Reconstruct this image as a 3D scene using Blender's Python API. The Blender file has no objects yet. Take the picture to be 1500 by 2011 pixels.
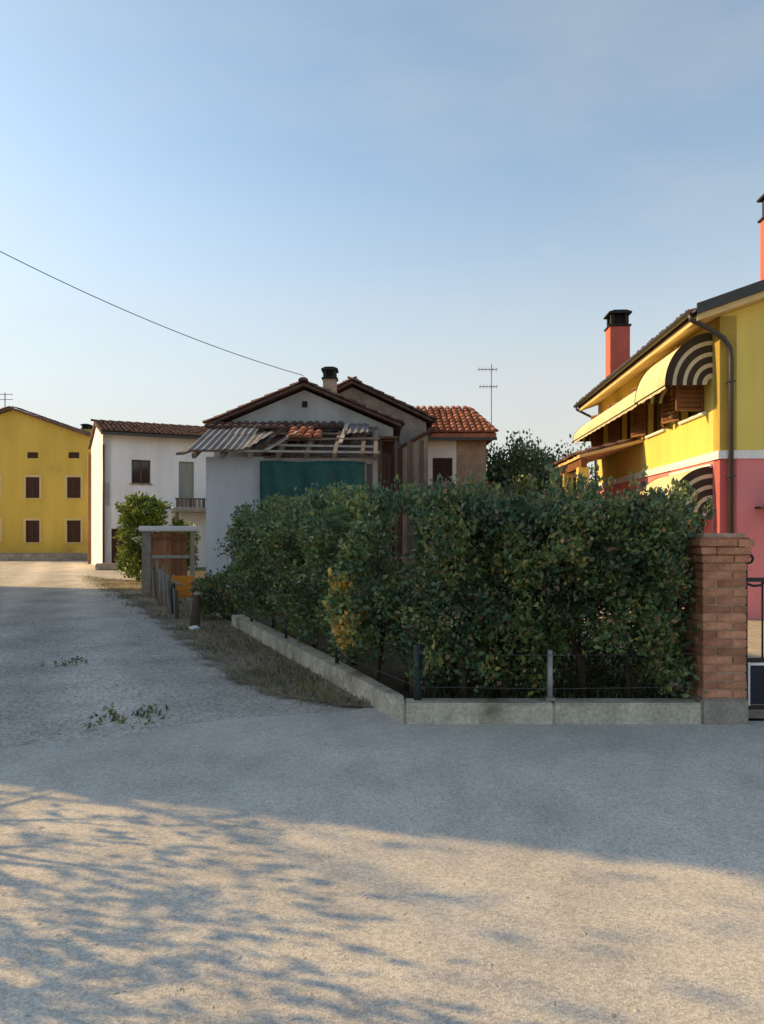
import bpy, bmesh, math, random
import numpy as np
from mathutils import Vector, Matrix
random.seed(7); RNG = np.random.default_rng(11)
R = math.radians
S = bpy.context.scene
COL = S.collection

# ------------------------------------------------------------------ camera, sky, sun, exposure
F, HX, HY, CAMZ = 1450.0, 750.0, 1045.0, 1.6          # focal length and horizon of the photograph, in its pixels
cam = bpy.data.cameras.new('camera'); camo = bpy.data.objects.new('camera', cam); COL.objects.link(camo)
camo.location = (0, 0, CAMZ); camo.rotation_euler = (R(90), 0, 0)
cam.sensor_fit = 'VERTICAL'; cam.sensor_height = 36.0; cam.lens = F/2011*36
cam.shift_y = (HY-1005.5)/2011; cam.clip_start = 0.05; cam.clip_end = 3000
S.camera = camo

SUN_AZ = Vector((-0.959, 0.284, 0)).normalized(); SUN_EL = R(25)
sdir = SUN_AZ*math.cos(SUN_EL) + Vector((0, 0, math.sin(SUN_EL)))
w = bpy.data.worlds.new('World'); S.world = w; w.use_nodes = True
nt = w.node_tree; nt.nodes.clear()
out = nt.nodes.new('ShaderNodeOutputWorld'); bg = nt.nodes.new('ShaderNodeBackground')
sky = nt.nodes.new('ShaderNodeTexSky'); sky.sky_type = 'NISHITA'; sky.sun_disc = False
sky.sun_elevation = SUN_EL; sky.sun_rotation = math.atan2(SUN_AZ.x, SUN_AZ.y)
sky.altitude = 50; sky.air_density = 1.0; sky.dust_density = 0.8; sky.ozone_density = 2.0
bg.inputs['Strength'].default_value = 0.118
# thin high haze streaks
tc = nt.nodes.new('ShaderNodeTexCoord'); mp = nt.nodes.new('ShaderNodeMapping')
mp.inputs['Rotation'].default_value = (0.3, 0.5, 0.4); mp.inputs['Scale'].default_value = (1.2, 2.2, 3.6)
nz = nt.nodes.new('ShaderNodeTexNoise'); nz.inputs['Scale'].default_value = 1.6; nz.inputs['Detail'].default_value = 5; nz.inputs['Roughness'].default_value = 0.55
rp = nt.nodes.new('ShaderNodeValToRGB'); rp.color_ramp.elements[0].position = 0.42; rp.color_ramp.elements[1].position = 0.80
rp.color_ramp.elements[0].color = (0, 0, 0, 1); rp.color_ramp.elements[1].color = (0.36, 0.36, 0.36, 1)
mx = nt.nodes.new('ShaderNodeMixRGB'); mx.inputs['Color2'].default_value = (2.6, 2.8, 3.1, 1)
L = nt.links.new
L(tc.outputs['Generated'], mp.inputs['Vector']); L(mp.outputs['Vector'], nz.inputs['Vector']); L(nz.outputs['Fac'], rp.inputs['Fac'])
sx = nt.nodes.new('ShaderNodeSeparateXYZ'); hz = nt.nodes.new('ShaderNodeMapRange'); hz.interpolation_type = 'SMOOTHSTEP'
hz.inputs['From Min'].default_value = -0.02; hz.inputs['From Max'].default_value = 0.52; hz.inputs['To Min'].default_value = 0.95; hz.inputs['To Max'].default_value = 0.0
hm = nt.nodes.new('ShaderNodeMixRGB'); hm.inputs['Color2'].default_value = (2.62, 2.72, 3.02, 1)
L(tc.outputs['Generated'], sx.inputs['Vector']); L(sx.outputs['Z'], hz.inputs['Value']); L(hz.outputs['Result'], hm.inputs['Fac'])
L(rp.outputs['Color'], mx.inputs['Fac']); L(sky.outputs['Color'], mx.inputs['Color1']); L(mx.outputs['Color'], hm.inputs['Color1']); wb = nt.nodes.new('ShaderNodeMixRGB'); wb.blend_type = 'MULTIPLY'; wb.inputs['Fac'].default_value = 1; wb.inputs['Color2'].default_value = (0.90, 0.84, 0.715, 1)
L(hm.outputs['Color'], wb.inputs['Color1']); L(wb.outputs['Color'], bg.inputs['Color'])
L(bg.outputs['Background'], out.inputs['Surface'])

sl = bpy.data.lights.new('sun', 'SUN'); sl.energy = 2.35; sl.angle = R(0.55); sl.color = (1.0, 0.65, 0.26)
so = bpy.data.objects.new('sun', sl); COL.objects.link(so); so.rotation_euler = sdir.to_track_quat('Z', 'Y').to_euler()
S.view_settings.view_transform = 'Standard'; S.view_settings.look = 'None'
S.view_settings.exposure = 1.38; S.view_settings.gamma = 1.0
try: S.view_settings.use_curve_mapping = False
except Exception: pass

def W(px, py, d):                                     # a pixel of the photograph at distance d -> world point
    return Vector(((px-HX)/F*d, d, CAMZ+(HY-py)/F*d))
def G(px, py):                                        # a pixel on the ground
    d = F*CAMZ/(py-HY); return ((px-HX)/F*d, d)

# ------------------------------------------------------------------ materials
def mat(name, col, rough=.85, var=.18, scale=2.5, col2=None, fine=.12, fscale=40, bump=.15, bscale=60, spec=.25, metal=0,
        rnd=0.0, mask=None, streak=False):
    m = bpy.data.materials.new(name); m.use_nodes = True
    t = m.node_tree; n = t.nodes; l = t.links.new
    b = n['Principled BSDF']; b.inputs['Roughness'].default_value = rough; b.inputs['Metallic'].default_value = metal
    b.inputs['Specular IOR Level'].default_value = spec
    co = n.new('ShaderNodeTexCoord'); vec = co.outputs['Object']
    if streak:
        mpn = n.new('ShaderNodeMapping'); mpn.inputs['Scale'].default_value = (1, 1, .22); l(vec, mpn.inputs['Vector']); v1 = mpn.outputs['Vector']
    else: v1 = vec
    def noise(v, sc, det=5, rg=.6):
        q = n.new('ShaderNodeTexNoise'); q.inputs['Scale'].default_value = sc; q.inputs['Detail'].default_value = det
        q.inputs['Roughness'].default_value = rg; l(v, q.inputs['Vector']); return q.outputs['Fac']
    def ramp(f, p0, p1, c0, c1):
        r = n.new('ShaderNodeValToRGB'); r.color_ramp.elements[0].position = p0; r.color_ramp.elements[1].position = p1
        r.color_ramp.elements[0].color = (*c0, 1); r.color_ramp.elements[1].color = (*c1, 1); l(f, r.inputs['Fac']); return r.outputs['Color']
    c2 = col2 or tuple(min(1, c*(1-var)) for c in col); c1 = tuple(min(1, c*(1+var*.6)) for c in col)
    base = ramp(noise(v1, scale), .33, .67, c2, c1)
    def mul(a, bcol):
        x = n.new('ShaderNodeMixRGB'); x.blend_type = 'MULTIPLY'; x.inputs['Fac'].default_value = 1; l(a, x.inputs['Color1']); l(bcol, x.inputs['Color2']); return x.outputs['Color']
    if fine: base = mul(base, ramp(noise(vec, fscale, 3), .3, .7, (1-fine,)*3, (1+fine,)*3))
    if rnd:
        oi = n.new('ShaderNodeObjectInfo'); base = mul(base, ramp(oi.outputs['Random'], 0, 1, (1-rnd, 1-rnd*1.1, 1-rnd*1.2), (1+rnd*.6,)*3))
    if mask:
        mc, ms, p0, p1 = mask
        x = n.new('ShaderNodeMixRGB'); l(ramp(noise(vec, ms, 6, .65), p0, p1, (0, 0, 0), (1, 1, 1)), x.inputs['Fac'])
        l(base, x.inputs['Color1']); x.inputs['Color2'].default_value = (*mc, 1); base = x.outputs['Color']
    l(base, b.inputs['Base Color'])
    if bump:
        bn = n.new('ShaderNodeBump'); bn.inputs['Strength'].default_value = bump; bn.inputs['Distance'].default_value = .02
        l(noise(vec, bscale, 4), bn.inputs['Height']); l(bn.outputs['Normal'], b.inputs['Normal'])
    return m

def leafmat(name, cols, trans=.22, rough=.38):
    m = bpy.data.materials.new(name); m.use_nodes = True
    t = m.node_tree; n = t.nodes; l = t.links.new
    b = n['Principled BSDF']; b.inputs['Roughness'].default_value = rough; b.inputs['Specular IOR Level'].default_value = .5
    g = n.new('ShaderNodeNewGeometry'); r = n.new('ShaderNodeValToRGB')
    e = r.color_ramp.elements
    while len(e) < len(cols): e.new(.5)
    for i, (p, c) in enumerate(cols): e[i].position = p; e[i].color = (*c, 1)
    l(g.outputs['Random Per Island'], r.inputs['Fac'])
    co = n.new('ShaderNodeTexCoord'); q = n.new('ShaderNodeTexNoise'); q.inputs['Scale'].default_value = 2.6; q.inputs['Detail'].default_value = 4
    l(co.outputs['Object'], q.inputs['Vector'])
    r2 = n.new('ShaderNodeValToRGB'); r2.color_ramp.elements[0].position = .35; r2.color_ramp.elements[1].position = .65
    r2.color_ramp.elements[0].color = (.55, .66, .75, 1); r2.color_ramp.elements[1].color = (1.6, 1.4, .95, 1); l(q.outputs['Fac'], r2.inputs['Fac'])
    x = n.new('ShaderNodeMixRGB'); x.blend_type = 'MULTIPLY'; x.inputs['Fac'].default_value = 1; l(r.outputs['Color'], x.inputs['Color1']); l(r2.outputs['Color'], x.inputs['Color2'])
    l(x.outputs['Color'], b.inputs['Base Color'])
    tr = n.new('ShaderNodeBsdfTranslucent'); l(x.outputs['Color'], tr.inputs['Color'])
    ms = n.new('ShaderNodeMixShader'); ms.inputs['Fac'].default_value = trans
    l(b.outputs['BSDF'], ms.inputs[1]); l(tr.outputs['BSDF'], ms.inputs[2]); l(ms.outputs['Shader'], n['Material Output'].inputs['Surface'])
    return m

def groundmat(name, base, dark, light, speck=.24, sscale=95, bump=.16):
    """worn asphalt or gravel: broad patches, aggregate speckle and relief"""
    m = bpy.data.materials.new(name); m.use_nodes = True
    t = m.node_tree; n = t.nodes; l = t.links.new
    b = n['Principled BSDF']; b.inputs['Roughness'].default_value = .92; b.inputs['Specular IOR Level'].default_value = .2
    co = n.new('ShaderNodeTexCoord'); vec = co.outputs['Object']
    def noise(sc, det=5, rg=.6):
        q = n.new('ShaderNodeTexNoise'); q.inputs['Scale'].default_value = sc; q.inputs['Detail'].default_value = det; q.inputs['Roughness'].default_value = rg
        l(vec, q.inputs['Vector']); return q.outputs['Fac']
    def ramp(f, pts):
        r = n.new('ShaderNodeValToRGB'); e = r.color_ramp.elements
        while len(e) < len(pts): e.new(.5)
        for i, (p, c) in enumerate(pts): e[i].position = p; e[i].color = (*c, 1)
        l(f, r.inputs['Fac']); return r.outputs['Color']
    def mul(a, c):
        x = n.new('ShaderNodeMixRGB'); x.blend_type = 'MULTIPLY'; x.inputs['Fac'].default_value = 1; l(a, x.inputs['Color1']); l(c, x.inputs['Color2']); return x.outputs['Color']
    c = ramp(noise(.9, 6, .62), [(.3, dark), (.5, base), (.72, light)])
    c = mul(c, ramp(noise(3.5, 7, .7), [(.25, (.88, .88, .89)), (.75, (1.10, 1.095, 1.08))]))
    v = n.new('ShaderNodeTexVoronoi'); v.inputs['Scale'].default_value = sscale; l(vec, v.inputs['Vector'])
    hs = n.new('ShaderNodeSeparateColor'); l(v.outputs['Color'], hs.inputs['Color'])
    c = mul(c, ramp(hs.outputs['Red'], [(0, (1-speck,)*3), (.5, (1, 1, 1)), (1, (1+speck*.9, 1+speck*.85, 1+speck*.75))]))
    c = mul(c, ramp(noise(140, 2), [(.3, (.8,)*3), (.7, (1.2,)*3)]))
    l(c, b.inputs['Base Color'])
    bn = n.new('ShaderNodeBump'); bn.inputs['Strength'].default_value = bump; bn.inputs['Distance'].default_value = .012
    ad = n.new('ShaderNodeMath'); ad.operation = 'ADD'; l(noise(90, 3), ad.inputs[0]); l(v.outputs['Distance'], ad.inputs[1])
    l(ad.outputs[0], bn.inputs['Height']); l(bn.outputs['Normal'], b.inputs['Normal'])
    return m

MT = dict(
    road=groundmat('worn_asphalt', (.50, .475, .425), (.40, .38, .345), (.58, .545, .48)),
    lane=groundmat('gravel_lane', (.51, .475, .425), (.39, .365, .325), (.60, .56, .49), .34, 48, .4),
    soil=groundmat('garden_soil', (.10, .085, .055), (.06, .055, .035), (.13, .12, .06), .3, 40, .6),
    field=groundmat('field', (.11, .12, .05), (.08, .08, .04), (.15, .15, .07), .3, 8, .4),
    verge=groundmat('verge_earth', (.25, .20, .14), (.17, .145, .09), (.33, .275, .20), .35, 40, .6),
    paving=groundmat('pale_paving', (.42, .36, .27), (.36, .31, .23), (.48, .42, .32), .2, 30, .3),
    concrete=mat('concrete', (.56, .52, .41), .9, .3, 3, fine=.25, fscale=30, bump=.8, bscale=18, mask=((.22, .20, .13), 2.2, .52, .72), streak=True),
    concrete2=mat('pillar_footing', (.34, .30, .25), .9, .25, 4, fine=.2, bump=.4),
    mortar=mat('mortar', (.42, .31, .23), .95, .2, 8, bump=.4),
    brick=mat('brick', (.52, .25, .15), .88, .3, 9, fine=.25, fscale=90, bump=.5, bscale=90, rnd=.35),
    yellow=mat('yellow_render', (.80, .62, .155), .8, .12, 1.5, fine=.08, fscale=70, bump=.15, streak=True, mask=((.60, .47, .16), 1.1, .56, .80)),
    pink=mat('pink_render', (.82, .265, .265), .8, .12, 1.5, fine=.08, fscale=70, bump=.15, streak=True, mask=((.68, .25, .24), 1.1, .56, .80)),
    white=mat('white_trim', (.84, .83, .81), .7, .08, 2, bump=.1),
    soffit=mat('soffit', (.72, .52, .24), .7, .12, 3, bump=.1),
    gutter=mat('dark_gutter', (.045, .040, .036), .45, .2, 4, bump=0, spec=.5),
    darktile=mat('dark_roof_tile', (.10, .055, .04), .85, .3, 6, bump=.3, rnd=.3),
    terra=mat('terracotta_tile', (.36, .14, .08), .85, .3, 5, bump=.3, rnd=.4),
    oldtile=mat('weathered_tile', (.14, .085, .068), .9, .35, 5, bump=.3, rnd=.45),
    chimred=mat('chimney_red', (.62, .15, .10), .8, .15, 4, bump=.2),
    dark=mat('dark_metal', (.022, .022, .024), .5, .2, 5, bump=0, spec=.4),
    cap=mat('chimney_cap', (.035, .035, .032), .7, .3, 6, bump=.2),
    wood=mat('brown_shutter', (.20, .085, .030), .6, .25, 6, bump=.15, streak=True),
    wood2=mat('dark_brown_shutter', (.075, .035, .022), .65, .25, 6, bump=.15),
    frame=mat('window_frame', (.12, .06, .035), .6, .2, 6, bump=.1),
    glass=mat('window_glass', (.018, .022, .026), .08, .1, 2, fine=0, bump=0, spec=.6),
    awn=mat('awning_cream', (.66, .62, .36), .85, .22, 2.2, bump=.3, bscale=5, fine=.12, fscale=9),
    awn2=mat('awning_brown', (.055, .040, .028), .85, .2, 3, bump=.1),
    awn3=mat('awning_stripe', (.60, .52, .34), .85, .12, 3, bump=.1),
    ochre=mat('ochre_render', (.66, .45, .085), .88, .16, .8, fine=.1, bump=.2, streak=True, mask=((.46, .31, .07), .5, .55, .75)),
    ochre2=mat('ochre_trim', (.66, .50, .22), .85, .1, 1),
    plaster=mat('white_plaster', (.83, .84, .86), .9, .14, 1.1, fine=.12, bump=.3, streak=True, mask=((.45, .38, .32), .9, .64, .70)),
    greyplaster=mat('grey_plaster', (.40, .41, .41), .9, .22, 1.2, fine=.15, bump=.3, streak=True, mask=((.29, .27, .25), 1.1, .52, .70)),
    palegrey=mat('pale_grey_wall', (.56, .58, .60), .9, .14, 1.0, fine=.1, bump=.25, streak=True, mask=((.42, .42, .41), 1.3, .55, .75)),
    brownwall=mat('old_stone_wall', (.30, .26, .21), .95, .3, 2.5, fine=.25, fscale=14, bump=.6, bscale=14),
    tanwall=mat('tan_brick_wall', (.42, .31, .22), .95, .25, 2.0, fine=.3, fscale=18, bump=.6, bscale=16),
    board=mat('weathered_board', (.20, .165, .13), .9, .3, 5, bump=.35, rnd=.4, streak=True),
    paleboard=mat('pale_timber', (.45, .42, .37), .9, .2, 5, bump=.3, rnd=.25, streak=True),
    redboard=mat('red_brown_board', (.40, .185, .095), .85, .3, 5, bump=.3, rnd=.35, streak=True),
    sheet=mat('corrugated_sheet', (.21, .212, .216), .7, .35, 1.6, bump=.1, metal=.25, spec=.5, rnd=.2, mask=((.15, .12, .10), 1.5, .50, .66)),
    tarp=mat('green_tarp', (.010, .085, .072), .6, .3, 3, bump=.2, spec=.4),
    orange=mat('orange_panel', (.62, .24, .03), .6, .2, 4, bump=.1),
    galv=mat('grey_post', (.33, .35, .35), .6, .2, 6, bump=.1, metal=.2),
    greenpost=mat('green_post', (.03, .05, .05), .5, .2, 6, bump=0),
    wire=mat('fence_wire', (.16, .18, .17), .5, .1, 6, bump=0, metal=.4),
    bark=mat('bark', (.115, .09, .065), .95, .3, 8, bump=.6, bscale=40),
    stone=mat('pebble', (.46, .42, .36), .9, .3, 20, bump=.2),
    stucco=mat('beige_stucco', (.5, .42, .30), .9, .12, 1, bump=.2),
    navy=mat('dark_blue_panel', (.022, .026, .04), .5, .2, 5, bump=0),
    curtain=mat('faded_door', (.30, .31, .28), .8, .15, 3, bump=.15, streak=True),
    opening_shade=mat('dark_opening', (.02, .018, .016), .9, .2, 3, bump=0),  # near-black colour standing in for the shade inside vent and flues
)
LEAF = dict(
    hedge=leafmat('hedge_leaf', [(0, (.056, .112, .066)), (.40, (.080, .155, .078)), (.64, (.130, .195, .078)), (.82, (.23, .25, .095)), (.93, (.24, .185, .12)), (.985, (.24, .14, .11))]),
    lane=leafmat('lane_hedge_leaf', [(0, (.070, .135, .080)), (.5, (.110, .190, .095)), (.8, (.18, .245, .10)), (.95, (.28, .26, .12))]),
    yellow=leafmat('yellowing_leaf', [(0, (.16, .19, .06)), (.3, (.50, .44, .12)), (.7, (.72, .58, .20)), (.95, (.58, .33, .15))]),
    bush=leafmat('bush_leaf', [(0, (.075, .145, .03)), (.5, (.14, .22, .045)), (.9, (.23, .30, .065))]),
    tree=leafmat('tree_leaf', [(0, (.06, .105, .06)), (.5, (.095, .155, .08)), (.9, (.14, .20, .10))]),
    dry=leafmat('dry_grass', [(0, (.13, .12, .055)), (.4, (.24, .20, .10)), (.6, (.14, .18, .06)), (.85, (.19, .23, .08)), (.97, (.30, .26, .15))], .2, .8),
    weed=leafmat('weed_leaf', [(0, (.09, .12, .06)), (.5, (.16, .19, .10)), (.9, (.26, .26, .15))]),
)

# ------------------------------------------------------------------ mesh helpers
FRONT = lambda y0=0.: (lambda a, d, z: (a, y0-d, z))            # a wall that faces -y: a along x, d outwards
LEFT = lambda x0=0.: (lambda a, d, z: (x0-d, a, z))             # a wall that faces -x: a along y, d outwards
IDM = lambda a, d, z: (a, d, z)
def obj(name, me, m, parent=None):
    o = bpy.data.objects.new(name, me); COL.objects.link(o)
    if m is not None and not me.materials: me.materials.append(MT[m] if isinstance(m, str) else m)
    if parent is not None: o.parent = parent
    return o
class MB:
    def __init__(s): s.v = []; s.f = []
    def add(s, vs, fs):
        k = len(s.v); s.v += [tuple(v) for v in vs]; s.f += [tuple(i+k for i in f) for f in fs]; return s
    def box(s, x0, x1, y0, y1, z0, z1, m=IDM):
        vs = [m(x, y, z) for z in (z0, z1) for y in (y0, y1) for x in (x0, x1)]
        return s.add(vs, [(0, 2, 3, 1), (4, 5, 7, 6), (0, 1, 5, 4), (2, 6, 7, 3), (0, 4, 6, 2), (1, 3, 7, 5)])
    def mbox(s, M4, sx, sy, sz):
        vs = [M4 @ Vector((x*sx/2, y*sy/2, z*sz/2)) for z in (-1, 1) for y in (-1, 1) for x in (-1, 1)]
        return s.add(vs, [(0, 2, 3, 1), (4, 5, 7, 6), (0, 1, 5, 4), (2, 6, 7, 3), (0, 4, 6, 2), (1, 3, 7, 5)])
    def bar(s, p0, p1, wd, th=None):
        p0 = Vector(p0); p1 = Vector(p1); d = p1-p0
        q = d.to_track_quat('Z', 'Y').to_matrix().to_4x4(); q.translation = (p0+p1)/2
        return s.mbox(q, wd, th or wd, d.length)
    def tube(s, pts, rad, n=8, cap=True):
        pts = [Vector(p) for p in pts]
        if not hasattr(rad, '__len__'): rad = [rad]*len(pts)
        k = len(s.v); up = None
        for i, p in enumerate(pts):
            t = (pts[min(i+1, len(pts)-1)]-pts[max(i-1, 0)]).normalized()
            if up is None: up = t.orthogonal().normalized()
            else: up = (up-t*up.dot(t)).normalized()
            sd = t.cross(up)
            for j in range(n):
                a = 2*math.pi*j/n; s.v.append(tuple(p+(up*math.cos(a)+sd*math.sin(a))*rad[i]))
        for i in range(len(pts)-1):
            for j in range(n):
                a = k+i*n+j; b = k+i*n+(j+1) % n; s.f.append((a, b, b+n, a+n))
        if cap:
            s.f.append(tuple(k+j for j in range(n))[::-1]); e = k+(len(pts)-1)*n; s.f.append(tuple(e+j for j in range(n)))
        return s
    def prism(s, poly, d0, d1, m=FRONT(0)):                     # poly of (a, z) extruded from d0 to d1
        n = len(poly); vs = [m(a, d0, z) for a, z in poly]+[m(a, d1, z) for a, z in poly]
        return s.add(vs, [tuple(range(n)), tuple(range(2*n-1, n-1, -1))]+[(i, (i+1) % n, n+(i+1) % n, n+i) for i in range(n)])
    def sheet(s, poly, z):
        return s.add([(x, y, z) for x, y in poly], [tuple(range(len(poly)))])
    def wall(s, a0, a1, z0, z1, th, holes, m):                  # a wall with real openings; th goes inwards
        xs = sorted({a0, a1, *[h[0] for h in holes], *[h[1] for h in holes]}); zs = sorted({z0, z1, *[h[2] for h in holes], *[h[3] for h in holes]})
        nx, nz_ = len(xs)-1, len(zs)-1
        def solid(i, j):
            if not (0 <= i < nx and 0 <= j < nz_): return False
            cx = (xs[i]+xs[i+1])/2; cz = (zs[j]+zs[j+1])/2
            return not any(h[0] < cx < h[1] and h[2] < cz < h[3] for h in holes)
        for i in range(nx):
            for j in range(nz_):
                if not solid(i, j): continue
                A, B, C_, D_ = xs[i], xs[i+1], zs[j], zs[j+1]
                for d in (0, -th): s.add([m(A, d, C_), m(B, d, C_), m(B, d, D_), m(A, d, D_)], [(0, 1, 2, 3)])
                for (ok, p, q) in ((solid(i-1, j), (A, C_), (A, D_)), (solid(i+1, j), (B, C_), (B, D_)), (solid(i, j-1), (A, C_), (B, C_)), (solid(i, j+1), (A, D_), (B, D_))):
                    if not ok: s.add([m(p[0], 0, p[1]), m(q[0], 0, q[1]), m(q[0], -th, q[1]), m(p[0], -th, p[1])], [(0, 1, 2, 3)])
        return s
    def build(s, name, m, parent=None, bevel=0, smooth=False, rel=None):
        v = s.v
        if rel is not None: v = [(a-rel[0], b-rel[1], c-rel[2]) for a, b, c in v]
        me = bpy.data.meshes.new(name); me.from_pydata(v, [], s.f)
        bm = bmesh.new(); bm.from_mesh(me)
        bmesh.ops.remove_doubles(bm, verts=bm.verts, dist=1e-5)
        bmesh.ops.recalc_face_normals(bm, faces=bm.faces)
        if bevel: bmesh.ops.bevel(bm, geom=list(bm.edges), offset=bevel, segments=2, affect='EDGES', clamp_overlap=True)
        if smooth:
            for f in bm.faces: f.smooth = True
        bm.to_mesh(me); bm.free()
        return obj(name, me, m, parent)
def tag(o, label=None, cat=None, group=None, kind=None):
    for k, v in (('label', label), ('category', cat), ('group', group), ('kind', kind)):
        if v: o[k] = v
    return o
def thing(name, label, cat, loc=(0, 0, 0), rz=0, group=None):
    o = bpy.data.objects.new(name, None); COL.objects.link(o); o.empty_display_size = .2
    o.location = loc; o.rotation_euler = (0, 0, rz); return tag(o, label, cat, group)
def struct(name, mb, m): return tag(mb.build(name, m), kind='structure')

# roof tiles: one curved clay tile, shared by every tile of a roof
def tile_mesh(wd=.21, ln=.46, h=.075, n=6):
    vs = []; fs = []
    for k, (y, sc, z) in enumerate(((0, 1.0, .02), (ln, .82, -.005))):
        for j in range(n+1):
            a = math.pi*j/n; vs.append((-math.cos(a)*wd/2*sc, y, math.sin(a)*h*sc+z))
    for j in range(n): fs.append((j, j+1, n+2+j, n+1+j))
    fs.append(tuple(range(n, -1, -1))); fs.append(tuple(range(n+1, 2*n+2)))
    me = bpy.data.meshes.new('roof_tile'); me.from_pydata(vs, [], fs)
    for p in me.polygons: p.use_smooth = p.loop_total == 4
    return me
TILES = {}
def tiles(parent, m, o, u, s, ncol, rows, pitch=.21, step=.36, keep=None, jit=.012):
    """rows of tiles from origin o (eave), columns along u, up the slope along s"""
    if m not in TILES: TILES[m] = tile_mesh(); TILES[m].materials.append(MT[m])
    o = Vector(o); u = Vector(u).normalized(); s = Vector(s).normalized(); nn = u.cross(s).normalized()
    cols = ncol if hasattr(ncol, '__iter__') else range(ncol); rws = rows if hasattr(rows, '__iter__') else range(rows)
    for c in cols:
        for r_ in rws:
            if keep and not keep(c, r_): continue
            t = bpy.data.objects.new('roof_tile', TILES[m]); COL.objects.link(t); t.parent = parent
            B = Matrix((u, s, nn)).transposed().to_4x4()
            B = Matrix.Translation(o+u*(pitch*(c+.5)+random.uniform(-jit, jit))+s*(step*r_+random.uniform(-jit, jit)*2)+nn*random.uniform(0, .012)) @ B @ Matrix.Rotation(random.uniform(-.04, .04), 4, 'Z')
            t.matrix_local = B

def shutter(mb, m, a0, a1, d0, d1, z0, z1, n=9):
    b = .05
    mb.box(a0, a0+b, d0, d1, z0, z1, m); mb.box(a1-b, a1, d0, d1, z0, z1, m)
    for z in (z0, (z0+z1)/2-b/2, z1-b): mb.box(a0+b, a1-b, d0, d1, z, z+b, m)
    dd = (d1-d0)
    mb.box(a0+b, a1-b, d0, d0+dd*.3, z0+b, z1-b, m)
    for i in range(n):
        z = z0+b+(i+.3)*(z1-z0-2*b)/n; mb.box(a0+b, a1-b, d0+dd*.3, d1-dd*.15, z, z+(z1-z0-2*b)/n*.55, m)
def window(parent, m, a0, a1, z0, z1, closed=True, sm='wood2', rec=.12, surround=None, sill='white', fm='frame'):
    """an opening filled with a frame; shutters closed over the panes or the panes shown"""
    f = MB(); t = .06
    f.box(a0, a0+t, -rec-.06, -rec, z0, z1, m); f.box(a1-t, a1, -rec-.06, -rec, z0, z1, m)
    f.box(a0+t, a1-t, -rec-.06, -rec, z0, z0+t, m); f.box(a0+t, a1-t, -rec-.06, -rec, z1-t, z1, m)
    c = (a0+a1)/2; f.box(c-.035, c+.035, -rec-.058, -rec+.004, z0+t, z1-t, m)
    wo = f.build('window', fm, parent)
    for x0, x1 in ((a0+t, c-.035), (c+.035, a1-t)):
        MB().box(x0, x1, -rec-.04, -rec-.03, z0+t, z1-t, m).build('pane', 'glass', wo)
    if closed:
        for x0, x1 in ((a0+.01, c-.004), (c+.004, a1-.01)):
            q = MB(); shutter(q, m, x0, x1, -rec+.02, -.02, z0+.01, z1-.01); q.build('shutter', sm, wo)
    if sill: MB().box(a0-.08, a1+.08, -.02, .06, z0-.06, z0-.002, m).build('sill', sill, wo, .008)
    if surround:
        q = MB(); s_ = .13
        q.box(a0-s_, a0-.002, .002, .03, z0, z1+s_, m); q.box(a1+.002, a1+s_, .002, .03, z0, z1+s_, m); q.box(a0-.002, a1+.002, .002, .03, z1+.002, z1+s_, m)
        q.build('surround', surround, wo)
    return wo

# foliage
def unit(v): return v/np.maximum(np.linalg.norm(v, axis=1, keepdims=True), 1e-6)
def leaves(name, P, D, size, m, parent, wid=.30, bend=.12):
    n = len(P); D = unit(D); rnd = unit(RNG.normal(size=(n, 3))); S_ = unit(np.cross(D, rnd)); N_ = np.cross(S_, D)
    s = size[:, None]
    V = np.stack([P, P+D*s*.45+S_*s*wid+N_*s*bend, P+D*s-N_*s*bend*.6, P+D*s*.45-S_*s*wid+N_*s*bend], 1).reshape(-1, 3).astype(np.float32)
    i = np.arange(n, dtype=np.int32)[:, None]*4; Fc = np.concatenate([i, i+1, i+2, i, i+2, i+3], 1).reshape(-1)
    me = bpy.data.meshes.new(name); me.vertices.add(n*4); me.vertices.foreach_set('co', V.ravel())
    me.loops.add(n*6); me.loops.foreach_set('vertex_index', Fc); me.polygons.add(n*2)
    me.polygons.foreach_set('loop_start', np.arange(0, n*6, 3, dtype=np.int32)); me.update(calc_edges=True); me.validate()
    return obj(name, me, LEAF[m], parent)
def clumps(C, O, per, rc, leaf, up=.35, spread=.9):
    """leaf positions and directions for clump centres C with outward directions O"""
    n = len(C); k = RNG.integers(int(per*.6), int(per*1.4)+1, n); idx = np.repeat(np.arange(n), k); N = len(idx)
    r = rc*(.6+.8*RNG.random(n))[idx][:, None]
    P = C[idx]+np.clip(RNG.normal(size=(N, 3)), -1.7, 1.7)*r*.55
    D = O[idx]*.7+RNG.normal(size=(N, 3))*spread*.6+np.array([0, 0, up]); return P, D, leaf*(.45+1.0*RNG.random(N))
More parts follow.
